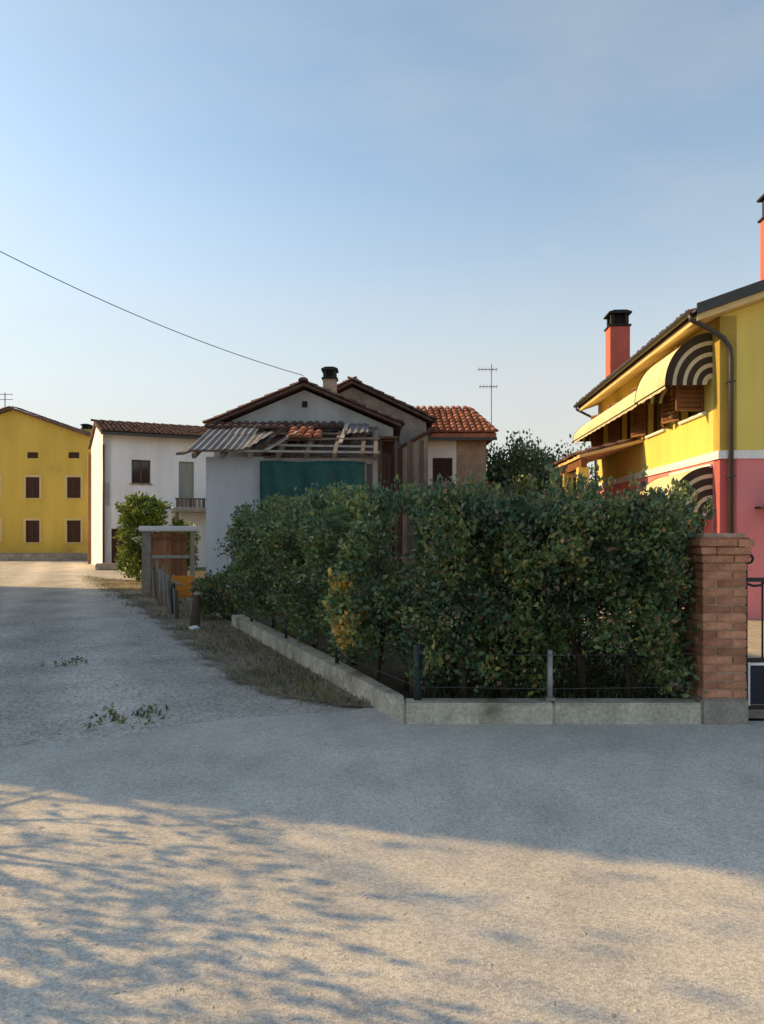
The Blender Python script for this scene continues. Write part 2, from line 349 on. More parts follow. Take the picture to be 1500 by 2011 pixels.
def hedge_points(A, B, hw, z0, z1, dens, fn=None):
    """clump centres on the uneven skin and inside of a clipped hedge from A to B"""
    A = np.array(A); B = np.array(B); Ld = B-A; ln = np.linalg.norm(Ld); t = Ld/ln; nrm = np.array([t[1], -t[0]])
    area = [ln*(z1-z0), ln*(z1-z0)*.6, ln*hw*2, hw*2*(z1-z0), hw*2*(z1-z0), ln*(z1-z0)*.7]; area = np.array(area)
    out = []; N = int(dens*area.sum()); f = RNG.choice(6, N, p=area/area.sum())
    a = RNG.random(N)*ln; b = (RNG.random(N)*2-1)*hw; z = z0+(z1-z0)*RNG.random(N)**.9
    o = np.zeros((N, 3))
    bul = .11*np.sin(a*3.1+z*2.3)+.08*np.sin(a*7.3-z*4.1)+.05*np.sin(a*11+z*9)+RNG.normal(size=N)*.085
    low = np.clip((z-z0)/(.30*(z1-z0)), 0, 1); sh = hw*(.62+.38*low)
    top = z1+.07*np.sin(a*2.7+1)+.06*np.sin(a*6.1)+.04*np.sin(a*13+2)
    zf = (z-z0)/(z1-z0); rnd = np.clip((zf-.82)/.18, 0, 1)**2*.16
    m = f == 0; b[m] = (sh+bul-rnd)[m]; o[m, :2] = nrm
    m = f == 1; b[m] = -(sh+bul-rnd)[m]; o[m, :2] = -nrm
    m = f == 2; z[m] = (top+bul*.5-np.abs(b/hw)**3*.12)[m]; o[m, 2] = 1
    m = f == 3; a[m] = (bul*.8)[m]; o[m, :2] = -t
    m = f == 4; a[m] = (ln+bul*.8)[m]; o[m, :2] = t
    m = f == 5; b[m] *= .75; o[m] = unit(RNG.normal(size=(m.sum(), 3)))
    C = np.stack([A[0]+t[0]*a+nrm[0]*b, A[1]+t[1]*a+nrm[1]*b, z], 1)
    if fn is not None:
        k = fn(C, a, b, z); C = C[k]; o = o[k]
    return C, o

# ------------------------------------------------------------------ the setting
struct('ground', MB().sheet([(-900, -300), (900, -300), (900, 1500), (-900, 1500)], -.01), 'field')
KA = Vector((.17, 6.10)); KB = Vector((-2.55, 12.5)); KD = (KB-KA).normalized(); KN = Vector((KD.y, -KD.x))   # the lane-side kerb line; KN points into the garden
def kl(s, n=0): p = KA+KD*s+KN*n; return (p.x, p.y)
road_edge = [(-30, -4), (-9, 2.6), (-5.2, 4.35), (-2.75, 5.34), (-2.17, 5.73), (-1.2, 6.22), (-.27, 6.63), kl(.75, .1)]
def ragged(poly, step=.22, amp=.05, closed=False):
    out_ = []
    for i in range(len(poly)-1):
        a, b_ = Vector(poly[i]), Vector(poly[i+1]); n_ = max(1, min(60, int((b_-a).length/step))); nn_ = Vector(((b_-a).y, -(b_-a).x)).normalized()
        for k in range(n_): out_.append(tuple(a.lerp(b_, k/n_)+nn_*(random.gauss(0, amp*.6)+amp*math.sin(len(out_)*.9)) if (i or k) else a))
    return out_+[poly[-1]]
struct('lane', MB().sheet([(-60, -6), (-9, 2.0), (-2, 5.2), kl(.3, .1), kl(7.0, .1), kl(20.5, .6), (-11.0, 34), (-9, 41.2), (-60, 41.2)], .002), 'lane')
struct('road', MB().sheet([(-30, -25), (60, -25), (60, 6.25), (.3, 6.2)]+ragged(road_edge[2:])[::-1]+[(-9, 2.6), (-30, -4)], .014), 'road')
struct('garden_ground', MB().sheet([(.25, 6.3), (3.05, 6.3), (3.05, 11), (5.5, 30), (5, 40), (-7.5, 30), kl(20, .3), kl(6.6, .15)], .02), 'soil')
struct('courtyard', MB().sheet([(3.06, 6.26), (16, 6.26), (16, 30), (5.6, 30), (3.06, 11)], .022), 'paving')
vp = [kl(.62, 0), G(600, 1388), G(520, 1362), G(440, 1318), G(370, 1268), G(300, 1222), G(230, 1180), G(180, 1150), G(160, 1132), kl(19.5, -.6), kl(20, .2), kl(7, .1)]
def wheel_tracks(m):                                   # paler worn ruts with a darker crown between, running along the lane
    t = m.node_tree; n = t.nodes; l = t.links.new; b = n['Principled BSDF']; src = b.inputs['Base Color'].links[0].from_socket
    co = n.new('ShaderNodeTexCoord'); dp = n.new('ShaderNodeVectorMath'); dp.operation = 'DOT_PRODUCT'; dp.inputs[1].default_value = (KN.x, KN.y, 0); l(co.outputs['Object'], dp.inputs[0])
    q = n.new('ShaderNodeTexNoise'); q.inputs['Scale'].default_value = .8; q.inputs['Detail'].default_value = 6; l(co.outputs['Object'], q.inputs['Vector'])
    def mth(op, a, b_):
        k = n.new('ShaderNodeMath'); k.operation = op
        for i_, v_ in enumerate((a, b_)):
            if v_ is None: continue
            if isinstance(v_, (int, float)): k.inputs[i_].default_value = v_
            else: l(v_, k.inputs[i_])
        return k.outputs[0]
    d = mth('ADD', dp.outputs['Value'], 3.0-KA.x*KN.x-KA.y*KN.y-.45); d = mth('ADD', d, mth('MULTIPLY', q.outputs['Fac'], .9)); d = mth('ABSOLUTE', d, None); d = mth('ABSOLUTE', mth('SUBTRACT', d, .8), None)
    r = n.new('ShaderNodeValToRGB'); r.color_ramp.elements[0].position = .12; r.color_ramp.elements[1].position = .6; r.color_ramp.elements[0].color = (1.12, 1.11, 1.09, 1); r.color_ramp.elements[1].color = (.86, .87, .84, 1); l(d, r.inputs['Fac'])
    x = n.new('ShaderNodeMixRGB'); x.blend_type = 'MULTIPLY'; x.inputs['Fac'].default_value = 1; l(src, x.inputs['Color1']); l(r.outputs['Color'], x.inputs['Color2']); l(x.outputs['Color'], b.inputs['Base Color'])
wheel_tracks(MT['lane'])
outer = [Vector(p) for p in vp[:10]]
def along(pts, f):
    ls = [(pts[i+1]-pts[i]).length for i in range(len(pts)-1)]; d = f*sum(ls)
    for i, l_ in enumerate(ls):
        if d <= l_ or i == len(ls)-1: return pts[i].lerp(pts[i+1], d/l_)
        d -= l_
vm = MB(); fv = []
for i in range(61):
    f = i/60; a = along(outer, f); b_ = Vector(kl(.55+f*19.2, .05)); n_ = (a-b_).normalized() if i > 2 else Vector((-KN.x, -KN.y)); a = a+n_*(.45*min(1, f*14))
    for t in (0, .25, .5, 1): p = a.lerp(b_, t); vm.v.append((p.x, p.y, .020)); fv.append(t)
for i in range(60):
    for k in range(3): vm.f.append((i*4+k, i*4+k+1, i*4+k+5, i*4+k+4))
me = bpy.data.meshes.new('verge'); me.from_pydata(vm.v, [], vm.f); at = me.attributes.new('inside', 'FLOAT', 'POINT'); at.data.foreach_set('value', fv)
def fade_edge(m):
    t = m.node_tree; n = t.nodes; l = t.links.new
    a = n.new('ShaderNodeAttribute'); a.attribute_name = 'inside'; co = n.new('ShaderNodeTexCoord')
    q = n.new('ShaderNodeTexNoise'); q.inputs['Scale'].default_value = 2.4; q.inputs['Detail'].default_value = 9; q.inputs['Roughness'].default_value = .72; l(co.outputs['Object'], q.inputs['Vector'])
    ad = n.new('ShaderNodeMath'); ad.operation = 'MULTIPLY_ADD'; ad.inputs[1].default_value = 1.1; l(q.outputs['Fac'], ad.inputs[0]); l(a.outputs['Fac'], ad.inputs[2])
    mr = n.new('ShaderNodeMapRange'); mr.inputs['From Min'].default_value = .72; mr.inputs['From Max'].default_value = .95; l(ad.outputs[0], mr.inputs['Value'])
    tr = n.new('ShaderNodeBsdfTransparent'); ms = n.new('ShaderNodeMixShader'); l(mr.outputs['Result'], ms.inputs['Fac']); l(tr.outputs['BSDF'], ms.inputs[1]); l(n['Principled BSDF'].outputs['BSDF'], ms.inputs[2])
    l(ms.outputs['Shader'], n['Material Output'].inputs['Surface'])
fade_edge(MT['verge'])
tag(obj('verge', me, 'verge'), kind='structure')

# ------------------------------------------------------------------ low concrete wall along road and lane
lw = thing('low_wall', 'low weathered concrete wall running along the road and bending back along the lane', 'wall', (.17, 6.1, 0))
def lowwall_front(x0, x1, name):
    return MB().box(x0, x1, 6.10, 6.30, -.05, .185).build(name, 'concrete', lw, .012, rel=(.17, 6.1, 0))
c0 = kl(0); c1 = kl(6.95); i0 = kl(0.02, .2); i1 = kl(6.95, .2)
for x0, x1 in ((.19, 1.42), (1.424, 2.648)): lowwall_front(x0, x1, 'wall_section')
for s0, s1 in ((0.0, 2.3), (2.304, 4.6), (4.604, 6.95)):
    q = [kl(s0), kl(s1), kl(s1, .2), kl(s0, .2)] if s0 > 0 else [(.17, 6.1), kl(s1), kl(s1, .2), (.188, 6.34), (.188, 6.1)]
    n = len(q); mb = MB().add([(x, y, -.05) for x, y in q]+[(x, y, .20) for x, y in q], [tuple(range(n)), tuple(range(2*n-1, n-1, -1))]+[(i, (i+1) % n, n+(i+1) % n, n+i) for i in range(n)])
    mb.build('wall_section', 'concrete', lw, .01, rel=(.17, 6.1, 0))

# ------------------------------------------------------------------ brick gate pillar
pl = thing('brick_pillar', 'square red brick gate pillar with flared cap at the end of the hedge', 'pillar', (2.835, 6.285, 0))
MB().box(-.195, .195, -.195, .195, -.05, .225).build('footing', 'concrete2', pl, .015)
MB().box(-.172, .172, -.172, .172, .2, 1.59).build('mortar_core', 'mortar', pl)
def course(z, w_, bl, bw, h, flip):
    hw = w_/2
    for k in range(4):
        cx, cy = (-hw+bl/2, -hw+bw/2); ang = k*math.pi/2
        if flip: cx = -cx
        x = cx*math.cos(ang)-cy*math.sin(ang); y = cx*math.sin(ang)+cy*math.cos(ang)
        b = bpy.data.objects.new('brick', BRK[(bl, bw, h)]); COL.objects.link(b); b.parent = pl
        b.location = (x+random.uniform(-.004, .004), y+random.uniform(-.004, .004), z+h/2+random.uniform(-.0015, .0015)); b.rotation_euler = (random.uniform(-.006, .006), random.uniform(-.006, .006), ang+random.uniform(-.014, .014))
BRK = {}
def brickmesh(bl, bw, h):
    o = MB().box(-bl/2+.004, bl/2-.004, -bw/2+.004, bw/2-.004, -h/2+.004, h/2-.004).build('brick', 'brick', None, .005)
    BRK[(bl, bw, h)] = o.data; bpy.data.objects.remove(o)
brickmesh(.25, .12, .07); brickmesh(.272, .128, .066); brickmesh(.295, .135, .066); brickmesh(.32, .14, .066)
z = .226
for i in range(16): course(z, .37, .25, .12, .07, i % 2); z += .07
course(z, .40, .272, .128, .066, 0); z += .066
course(z, .43, .295, .135, .066, 1); z += .066
course(z, .46, .32, .14, .066, 0); z += .066
MB().box(-.20, .20, -.20, .20, z-.02, z+.012).build('cap_slab', 'brick', pl, .006)

# ------------------------------------------------------------------ iron gate beside the pillar
gt = thing('iron_gate', 'dark wrought iron garden gate with scrolls and solid lower panel beside the brick pillar', 'gate', (3.045, 6.25, 0))
def tubeg(name, pts, r, parent=gt): return MB().tube(pts, r, 8).build(name, 'dark', parent, smooth=True)
MB().box(.0, .042, -.02, .02, .02, 1.34).build('post', 'dark', gt, .004)
MB().box(.95, .99, -.02, .02, .02, 1.34).build('post', 'dark', gt, .004)
for z_ in (.10, .50, 1.18): MB().box(.044, .948, -.015, .015, z_, z_+.035).build('rail', 'dark', gt, .003)
for i in range(8):
    x = .175+i*.1; tubeg('bar', [(x, 0, .535), (x, 0, 1.18)], .008)
def spiral(cx, cz, r0, r1, turns, a0, sgn=1, n=26):
    return [(cx+(r0+(r1-r0)*k/n)*math.cos(a0+sgn*turns*2*math.pi*k/n), 0, cz+(r0+(r1-r0)*k/n)*math.sin(a0+sgn*turns*2*math.pi*k/n)) for k in range(n+1)]
tubeg('scroll', [(.02, 0, 1.30)]+spiral(.055, 1.37, .055, .012, 1.4, math.pi*1.1, -1), .011)
tubeg('scroll', [(.02, 0, 1.19), (.05, 0, 1.16), (.10, 0, 1.145), (.16, 0, 1.15), (.25, 0, 1.22)]+spiral(.30, 1.27, .06, .015, 1.3, math.pi*1.2, -1), .011)
pn = MB().box(.06, .93, -.006, .006, .145, .49).build('lower_panel', 'navy', gt)
for a in ((.045, .062, .135, .50), (.93, .947, .135, .50)): MB().box(a[0], a[1], -.02, .02, a[2], a[3]).build('panel_border', 'white', pn)
for a in (.475, ): MB().box(.0625, .9295, -.02, .02, a, a+.022).build('panel_border', 'white', pn)

# ------------------------------------------------------------------ yellow and pink house on the right
YH = thing('yellow_house', 'two storey yellow and pink house with striped awnings and dark gutters', 'house', (6.13, 13.4, 0), R(-3.15))
YW, YL, YE, SL = 9.0, 9.3, 5.52, math.tan(R(19))
LF, FR = LEFT(0), FRONT(0)
upw = [(.75, 1.95), (3.05, 4.25), (5.35, 6.55), (7.4, 8.6)]
wl = MB(); wl.wall(0, YL, 3.0, YE, .3, [(a, b, 3.9, 5.15) for a, b in upw], LF); wl.build('upper_side_wall', 'yellow', YH)
wl = MB(); wl.wall(0, YL, -.1, 2.999, .3, [(a, b, 1.0, 2.35) for a, b in upw[:2]], LF); wl.build('lower_side_wall', 'pink', YH)
wl = MB(); wl.prism([(.0, 3.0), (YW, 3.0), (YW, YE), (YW/2, YE+YW/2*SL), (0, YE)], -.3, 0, FR); wl.build('upper_front_wall', 'yellow', YH)
wl = MB(); wl.wall(.0, YW, -.1, 2.999, .29, [(2.2, 3.2, .0, 2.2), (5.2, 6.4, 1.0, 2.3)], FR); wl.build('lower_front_wall', 'pink', YH)
MB().box(YW-.3, YW, .3, YL, 0, YE).build('far_side_wall', 'yellow', YH)
MB().prism([(.3, 0), (YW-.3, 0), (YW-.3, YE-.1), (YW/2, YE+YW/2*SL-.2), (.3, YE-.1)], -YL, -YL+.3, FR).build('back_wall', 'yellow', YH)
b = MB(); b.box(-.04, YW+.04, -.04, -.002, 2.93, 3.08); b.box(-.04, -.002, -.002, YL, 2.93, 3.08); b.build('string_band', 'white', YH)
for i, (a0, a1) in enumerate(upw):
    wo = window(YH, LF, a0, a1, 3.9, 5.15, closed=False, sill='white', fm='frame')
    for (h, sgn, ang) in ((a0, -1, 1.0), (a1, 1, 1.05)):
        q = MB(); shutter(q, IDM, 0, .53, 0, .045, 3.92, 5.13, 12)
        o = q.build('shutter', 'wood', wo)
        # hinged at the jamb and swung well open
        o.location = (-.03, h, 0); o.rotation_euler = (0, 0, R(112) if sgn > 0 else (R(246) if i else R(186)))
for i, (a0, a1) in enumerate(upw[:2]): window(YH, LF, a0, a1, 1.0, 2.35, closed=True, sm='wood', sill='white')
window(YH, FR, 5.2, 6.4, 1.0, 2.3, closed=True, sm='wood')
d_ = MB().box(2.22, 3.18, .14, .2, 0, 2.19).build('door', 'wood2', YH); MB().tube([(3.1, .12, 1.05), (3.1, .09, 1.05)], .02).build('handle', 'dark', d_)
MB().prism([(.62, 2.02), (3.4, 2.02), (3.4, 2.08), (.62, 2.06)], .002, .7, FR).build('canopy', 'dark', YH)
# roof slabs, soffit, gutters
OV, OF = .55, .38
def slab(x0, x1, zt, th, y0, y1, name, m, par, dirn=1):
    z = lambda x: zt+(x if dirn > 0 else (YW-x))*SL
    mb = MB().add([(x0, y0, z(x0)-th), (x1, y0, z(x1)-th), (x1, y1, z(x1)-th), (x0, y1, z(x0)-th), (x0, y0, z(x0)), (x1, y0, z(x1)), (x1, y1, z(x1)), (x0, y1, z(x0))],
                  [(0, 3, 2, 1), (4, 5, 6, 7), (0, 1, 5, 4), (1, 2, 6, 5), (2, 3, 7, 6), (3, 0, 4, 7)])
    return mb.build(name, m, par)
rf = slab(-OV, YW/2, YE+.21, .09, -OF, YL+.3, 'roof', 'darktile', YH)
slab(YW/2+.001, YW+OV, YE+.21, .09, -OF, YL+.3, 'roof', 'darktile', YH, -1)
slab(-OV+.02, YW/2-.01, YE+.118, .11, -OF+.02, YL+.28, 'soffit', 'soffit', YH); slab(YW/2+.01, YW+OV-.02, YE+.118, .11, -OF+.02, YL+.28, 'soffit', 'soffit', YH, -1)
ze = YE+.21-OV*SL
su = Vector((1, 0, SL)).normalized()
tiles(rf, 'darktile', (-OV-.03, YL+.28, ze+.0), (0, -1, 0), su, 46, 2)
tiles(rf, 'darktile', (-OV-.03, -OF+.24, ze+.0), (0, -1, 0), su, 1, range(2, 14))
g = MB(); n = 8
prof = [(-.07*math.cos(math.pi*j/n), -.075*math.sin(math.pi*j/n)) for j in range(n+1)]; prof += [(p[0]*.86, p[1]*.86) for p in prof[::-1]]
gx, gz = -OV-.075, ze+.0
k = len(prof)
g.add([(gx+a, -OF-.02, gz+b) for a, b in prof]+[(gx+a, YL+.32, gz+b) for a, b in prof], [tuple(range(k)), tuple(range(2*k-1, k-1, -1))]+[(i, (i+1) % k, k+(i+1) % k, k+i) for i in range(k)])
g.build('gutter', 'gutter', YH)
MB().add([(-OV, -OF-.03, ze-.09), (YW/2, -OF-.03, ze-.09+(YW/2+OV)*SL), (YW/2, -OF-.03, ze+.10+(YW/2+OV)*SL), (-OV, -OF-.03, ze+.10),
          (-OV, -OF-.002, ze-.09), (YW/2, -OF-.002, ze-.09+(YW/2+OV)*SL), (YW/2, -OF-.002, ze+.10+(YW/2+OV)*SL), (-OV, -OF-.002, ze+.10)],
         [(0, 1, 2, 3), (7, 6, 5, 4), (0, 4, 5, 1), (1, 5, 6, 2), (2, 6, 7, 3), (3, 7, 4, 0)]).build('verge_trim', 'gutter', YH)
MB().tube([(gx, -OF+.10, gz-.06), (gx+.02, -OF+.10, gz-.16), (-.30, -.2, gz-.28), (.02, -.10, gz-.44), (.15, -.075, gz-.62), (.17, -.075, gz-.8), (.17, -.075, .05)], .045, 10).build('downpipe', 'gutter', YH, smooth=True)
MB().tube([(gx, YL+.2, gz-.06), (gx+.02, YL+.2, gz-.14), (-.15, YL+.12, gz-.40), (-.06, YL+.07, gz-.6), (-.06, YL+.07, .05)], .04, 8).build('downpipe', 'gutter', YH, smooth=True)
for z_ in (4.3, 2.6, 1.2): MB().box(.11, .23, -.135, -.002, z_, z_+.03).build('pipe_bracket', 'gutter', YH)
def chimney(par, x, y, z0, z1, wd, dp, m='chimred', capm='cap', ch=.30):
    c = MB().box(x-wd/2, x+wd/2, y-dp/2, y+dp/2, z0, z1-ch).build('chimney', m, par, .01)
    MB().box(x-wd/2-.04, x+wd/2+.04, y-dp/2-.04, y+dp/2+.04, z1-ch+.002, z1-ch+.05).build('chimney_ledge', capm, c, .01)
    for sx in (-1, 1):
        for sy in (-1, 1): MB().box(x+sx*wd*.36-.05, x+sx*wd*.36+.05, y+sy*dp*.36-.05, y+sy*dp*.36+.05, z1-ch+.052, z1-.10).build('chimney_leg', capm, c)
    q = MB(); pts = [(-wd/2-.05, z1-.10), (wd/2+.05, z1-.10), (wd/2+.05, z1-.05), (wd*.3, z1), (-wd*.3, z1), (-wd/2-.05, z1-.05)]
    q.prism([(x+a, z_) for a, z_ in pts], -(y+dp/2+.05), -(y-dp/2-.05), FRONT(0)); q.build('chimney_cap', capm, c, .01)
    MB().box(x-wd*.34, x+wd*.34, y-dp*.34, y+dp*.34, z1-ch+.04, z1-.09).build('flue', 'opening_shade', c)
    return c
chimney(YH, .25, 8.0, 5.6, 7.95, .56, .56, ch=.46); chimney(YH, 1.62, 1.15, 5.9, 8.3, .55, .55, ch=.52)

# quarter-round awnings: each a set of separate fabric stripes between two end panels of nested arcs
def awning(y0, y1, zb, ht, pr, par):
    root = MB().box(-.05, -.002, y0, y1, zb+ht-.02, zb+ht+.05).build('awning', 'white', par)
    n = 14; arc = lambda f: [(-pr*f*math.cos(math.pi/2*j/n)-.004, zb+ht*f*math.sin(math.pi/2*j/n)) for j in range(n+1)]
    def ribbon(f0, f1, ya, yb, name, m):
        a, b_ = arc(f0), arc(f1); mb = MB(); k = n+1
        vs = [(x, ya, z_) for x, z_ in a]+[(x, ya, z_) for x, z_ in b_]+[(x, yb, z_) for x, z_ in a]+[(x, yb, z_) for x, z_ in b_]
        fs = []
        for j in range(n):
            fs += [(j, j+1, k+j+1, k+j), (2*k+j, 3*k+j, 3*k+j+1, 2*k+j+1), (j, 2*k+j, 2*k+j+1, j+1), (k+j, k+j+1, 3*k+j+1, 3*k+j)]
        fs += [(0, k, 3*k, 2*k), (n, 2*k+n, 3*k+n, k+n)]
        return mb.add(vs, fs).build(name, m, root)
    ribbon(.992, 1.0, y0+.02, y1-.02, 'canopy_fabric', 'awn')
    for yy, s_ in ((y0, 1), (y1, -1)):
        lo = [1.0, .85, .77, .63, .55, .42, .34, .22, .12]
        for i in range(8):
            a, b_ = yy, yy+s_*.012
            ribbon(lo[i+1]+.001, lo[i]+(.012 if i == 0 else 0), min(a, b_), max(a, b_), 'end_stripe', 'awn2' if i % 2 == 0 else 'awn3')
    MB().tube([(-pr, y0, zb), (-pr, y1, zb)], .018, 6).build('front_bar', 'dark', root)
    q = MB(); m_ = 16
    for i in range(int((y1-y0)/.25)):
        ya = y0+.02+i*.25; q.box(-pr-.003, -pr+.003, ya+.003, min(ya+.247, y1), zb-.06-(.012 if i % 2 else 0), zb-.012)
    q.build('valance', 'awn3', root)
awning(.32, 2.3, 4.34, .96, .86, YH); awning(2.36, 9.1, 4.36, .62, .80, YH); awning(.32, 2.6, 1.9, .92, .84, YH)
# tiled porch on the far part of the side wall
pr_ = MB(); sp = Vector((1.5, 0, .42)).normalized()
po = MB().add([(-1.55, 4.6, 3.50), (-.0, 4.6, 3.88), (-.0, 8.9, 3.88), (-1.55, 8.9, 3.50), (-1.55, 4.6, 3.42), (-.0, 4.6, 3.80), (-.0, 8.9, 3.80), (-1.55, 8.9, 3.42)],
              [(0, 1, 2, 3), (7, 6, 5, 4), (0, 4, 5, 1), (1, 5, 6, 2), (2, 6, 7, 3), (3, 7, 4, 0)]).build('porch_roof', 'soffit', YH)
tiles(po, 'oldtile', (-1.6, 8.9, 3.50), (0, -1, 0), Vector((1.55, 0, .38)), 20, 4)
MB().box(-1.5, -1.36, 4.65, 8.85, 3.2, 3.415).build('porch_beam', 'wood', YH)
for yy in (4.8, 6.7, 8.6): MB().box(-1.56, -1.30, yy-.13, yy+.13, 0, 3.198).build('porch_post', 'yellow', YH, .01)

# ------------------------------------------------------------------ grey barn with collapsing lean-to
BN = thing('grey_barn', 'grey plastered gable barn with dark ragged roof edge behind the green sheet', 'barn', (-2.15, 20, 0)); bo = (-2.15, 20, 0)
bw = MB(); bw.prism([(-4.55, 0), (.30, 0), (.30, 4.42), (-2.1, 5.45), (-4.55, 4.42)], -7, 0, FRONT(20)); bw.build('wall', 'greyplaster', BN, rel=bo)
MB().box(-2.16, -2.02, 19.97, 20.02, 4.98, 5.14).build('vent_hole', 'opening_shade', BN, rel=bo)
sb = 1.08/2.55
for nm, xe, xr, sg in (('l', -4.75, -2.1, 1), ('r', .52, -2.1, -1)):
    ze_ = 5.60-abs(xe-xr)*sb; th = .07
    q = MB().add([(xe, 19.75, ze_-th), (xr, 19.75, 5.6-th), (xr, 27, 5.6-th), (xe, 27, ze_-th), (xe, 19.75, ze_), (xr, 19.75, 5.6), (xr, 27, 5.6), (xe, 27, ze_)],
                 [(0, 3, 2, 1), (4, 5, 6, 7), (0, 1, 5, 4), (1, 2, 6, 5), (2, 3, 7, 6), (3, 0, 4, 7)])
    r_ = q.build('roof', 'oldtile', BN, rel=bo)
    s_ = Vector((sg, 0, sb)).normalized(); u_ = Vector((0, -1, 0)) if sg > 0 else Vector((0, 1, 0))
    o_ = Vector((xe-sg*.05, 19.72+(1.05 if sg > 0 else 0), ze_))-Vector(bo)
    tiles(r_, 'oldtile', o_, u_, s_, 5, 8, jit=.03)
for k_ in range(9):
    t = bpy.data.objects.new('ridge_tile', TILES['oldtile']); COL.objects.link(t); t.parent = BN
    t.location = Vector((-2.1, 19.66+k_*.36, 5.62))-Vector(bo); t.rotation_euler = (0, 0, random.uniform(-.05, .05)); t.scale = (1.3, 1, 1.2)
chimney(BN, -1.57+2.15, 2.3, 4.9, 6.55, .40, .40, m='tanwall', ch=.36)

LT = thing('lean_to_shed', 'collapsing lean-to shed with grey sheets, bare rafters and open front', 'shed', (-2.2, 17.3, 0)); lo_ = (-2.2, 17.3, 0)
MB().wall(-4.16, -2.80, 0, 3.38, .22, [], FRONT(17.45)).build('front_wall', 'palegrey', LT, rel=lo_)
MB().box(-4.16, -3.95, 17.68, 19.98, 0, 3.38).build('side_wall', 'palegrey', LT, rel=lo_)
zr = lambda y: 3.47+(y-17.1)*(4.50-3.47)/2.85                      # lean-to slope
for i, x in enumerate((-4.35, -3.7, -3.05, -2.4, -1.75, -1.1, -.45, -.15)):
    MB().bar((x, 17.05, zr(17.05)-.09), (x, 19.95, zr(19.95)-.09), .09, .12).build('rafter', 'board', LT, rel=lo_)
for y, x0, x1, m_ in ((17.2, -4.5, -.05, 'paleboard'), (17.75, -2.75, -.1, 'paleboard'), (18.3, -2.55, -.05, 'board'), (18.9, -4.4, -.3, 'board'), (19.5, -4.4, -.1, 'board')):
    q = MB().bar((x0, y, zr(y)-.005+random.uniform(-.02, .02)), (x1, y, zr(y)-.005+random.uniform(-.05, .03)), .07, .05); q.build('purlin', m_, LT, rel=lo_)
MB().box(-2.8, -.22, 17.36, 17.50, 3.20, 3.34).build('lintel_beam', 'paleboard', LT, .008, rel=lo_)
for x, y, wd in ((-.42, 17.42, .10), (-.16, 17.40, .12)): MB().box(x-wd/2, x+wd/2, y-wd/2, y+wd/2, 0, 3.30).build('post', 'paleboard', LT, .006, rel=lo_)
def corr(x0, x1, y0, y1, lift=.0, twist=0., curl=0.):
    q = MB(); nx = int((x1-x0)/.04); ny = 6
    for j in range(ny+1):
        y = y0+(y1-y0)*j/ny
        for i in range(nx+1):
            x = x0+(x1-x0)*i/nx; f = i/nx
            q.v.append((x, y, zr(y)+.045+.018*math.sin(i*math.pi/2)+lift+twist*f*(1-j/ny)+curl*f*f*(1-.6*j/ny)))
    for j in range(ny):
        for i in range(nx): a = j*(nx+1)+i; q.f.append((a, a+1, a+nx+2, a+nx+1))
    o = q.build('roof_sheet', 'sheet', LT, rel=lo_); return o
corr(-4.48, -3.95, 17.0, 18.5, .02); corr(-3.98, -3.32, 16.95, 18.55, .04); corr(-3.36, -2.72, 17.02, 18.5, .02, .06, .22)
corr(-4.5, -3.84, 18.35, 19.7, .0); corr(-3.86, -3.2, 18.4, 19.8, .03); corr(-2.95, -2.35, 17.25, 18.2, .05, .12, .30)
corr(-1.0, -.35, 18.6, 19.8, .02, .05)
ss = Vector((0, 19.95-17.1, zr(19.95)-zr(17.1)))
tiles(LT, 'oldtile', Vector((-4.6, 19.25, zr(19.25)+.03))-Vector(lo_), (1, 0, 0), ss, 17, 2, jit=.02)
tiles(LT, 'terra', Vector((-2.35, 18.15, zr(18.15)+.05))-Vector(lo_), (1, 0, 0), ss, 4, 3, keep=lambda c, r: not (c == 3 and r == 2), jit=.03)
MB().bar((-1.02, 18.0, zr(18.0)-.02), (-.92, 19.6, zr(19.6)+.10), .10, .03).build('loose_plank', 'paleboard', LT, rel=lo_)
MB().bar((-2.7, 17.1, zr(17.1)+.03), (-2.15, 18.6, zr(18.6)+.12), .11, .03).build('loose_plank', 'paleboard', LT, rel=lo_)
MB().bar((-4.66, 17.0, 3.40), (-4.3, 17.9, 3.72), .22, .05).build('loose_plank', 'board', LT, rel=lo_)

x = -2.74
while x < -.15:
    wd = random.uniform(.16, .24)
    if random.random() < .88: MB().bar((x, 17.45, zr(17.45)-.19+random.uniform(-.03, .03)), (x+random.uniform(-.04, .04), 19.9, zr(19.9)-.19+random.uniform(-.03, .03)), wd-.02, .02).build('shade_board', 'wood2', LT, rel=lo_)  # dark boards added under the rafters to stand in for shade in the gaps
    x += wd
tp = MB(); nx, nz_ = 44, 14
for j in range(nz_+1):
    for i in range(nx+1):
        x = -2.86+2.46*i/nx; z_ = 3.26-2.55*j/nz_
        tp.v.append((x, 17.30+.03*math.sin(x*7+z_)+.015*math.sin(x*17+z_*3)+.02*math.sin(z_*9), z_+.012*math.sin(x*4.2)))
for j in range(nz_):
    for i in range(nx): a = j*(nx+1)+i; tp.f.append((a, a+1, a+nx+2, a+nx+1))
to = tp.build('tarpaulin', 'tarp', smooth=True); so_ = to.modifiers.new('thick', 'SOLIDIFY'); so_.thickness = .006
tag(to, 'dark teal green sheet hanging across the open front of the lean-to', 'tarpaulin')

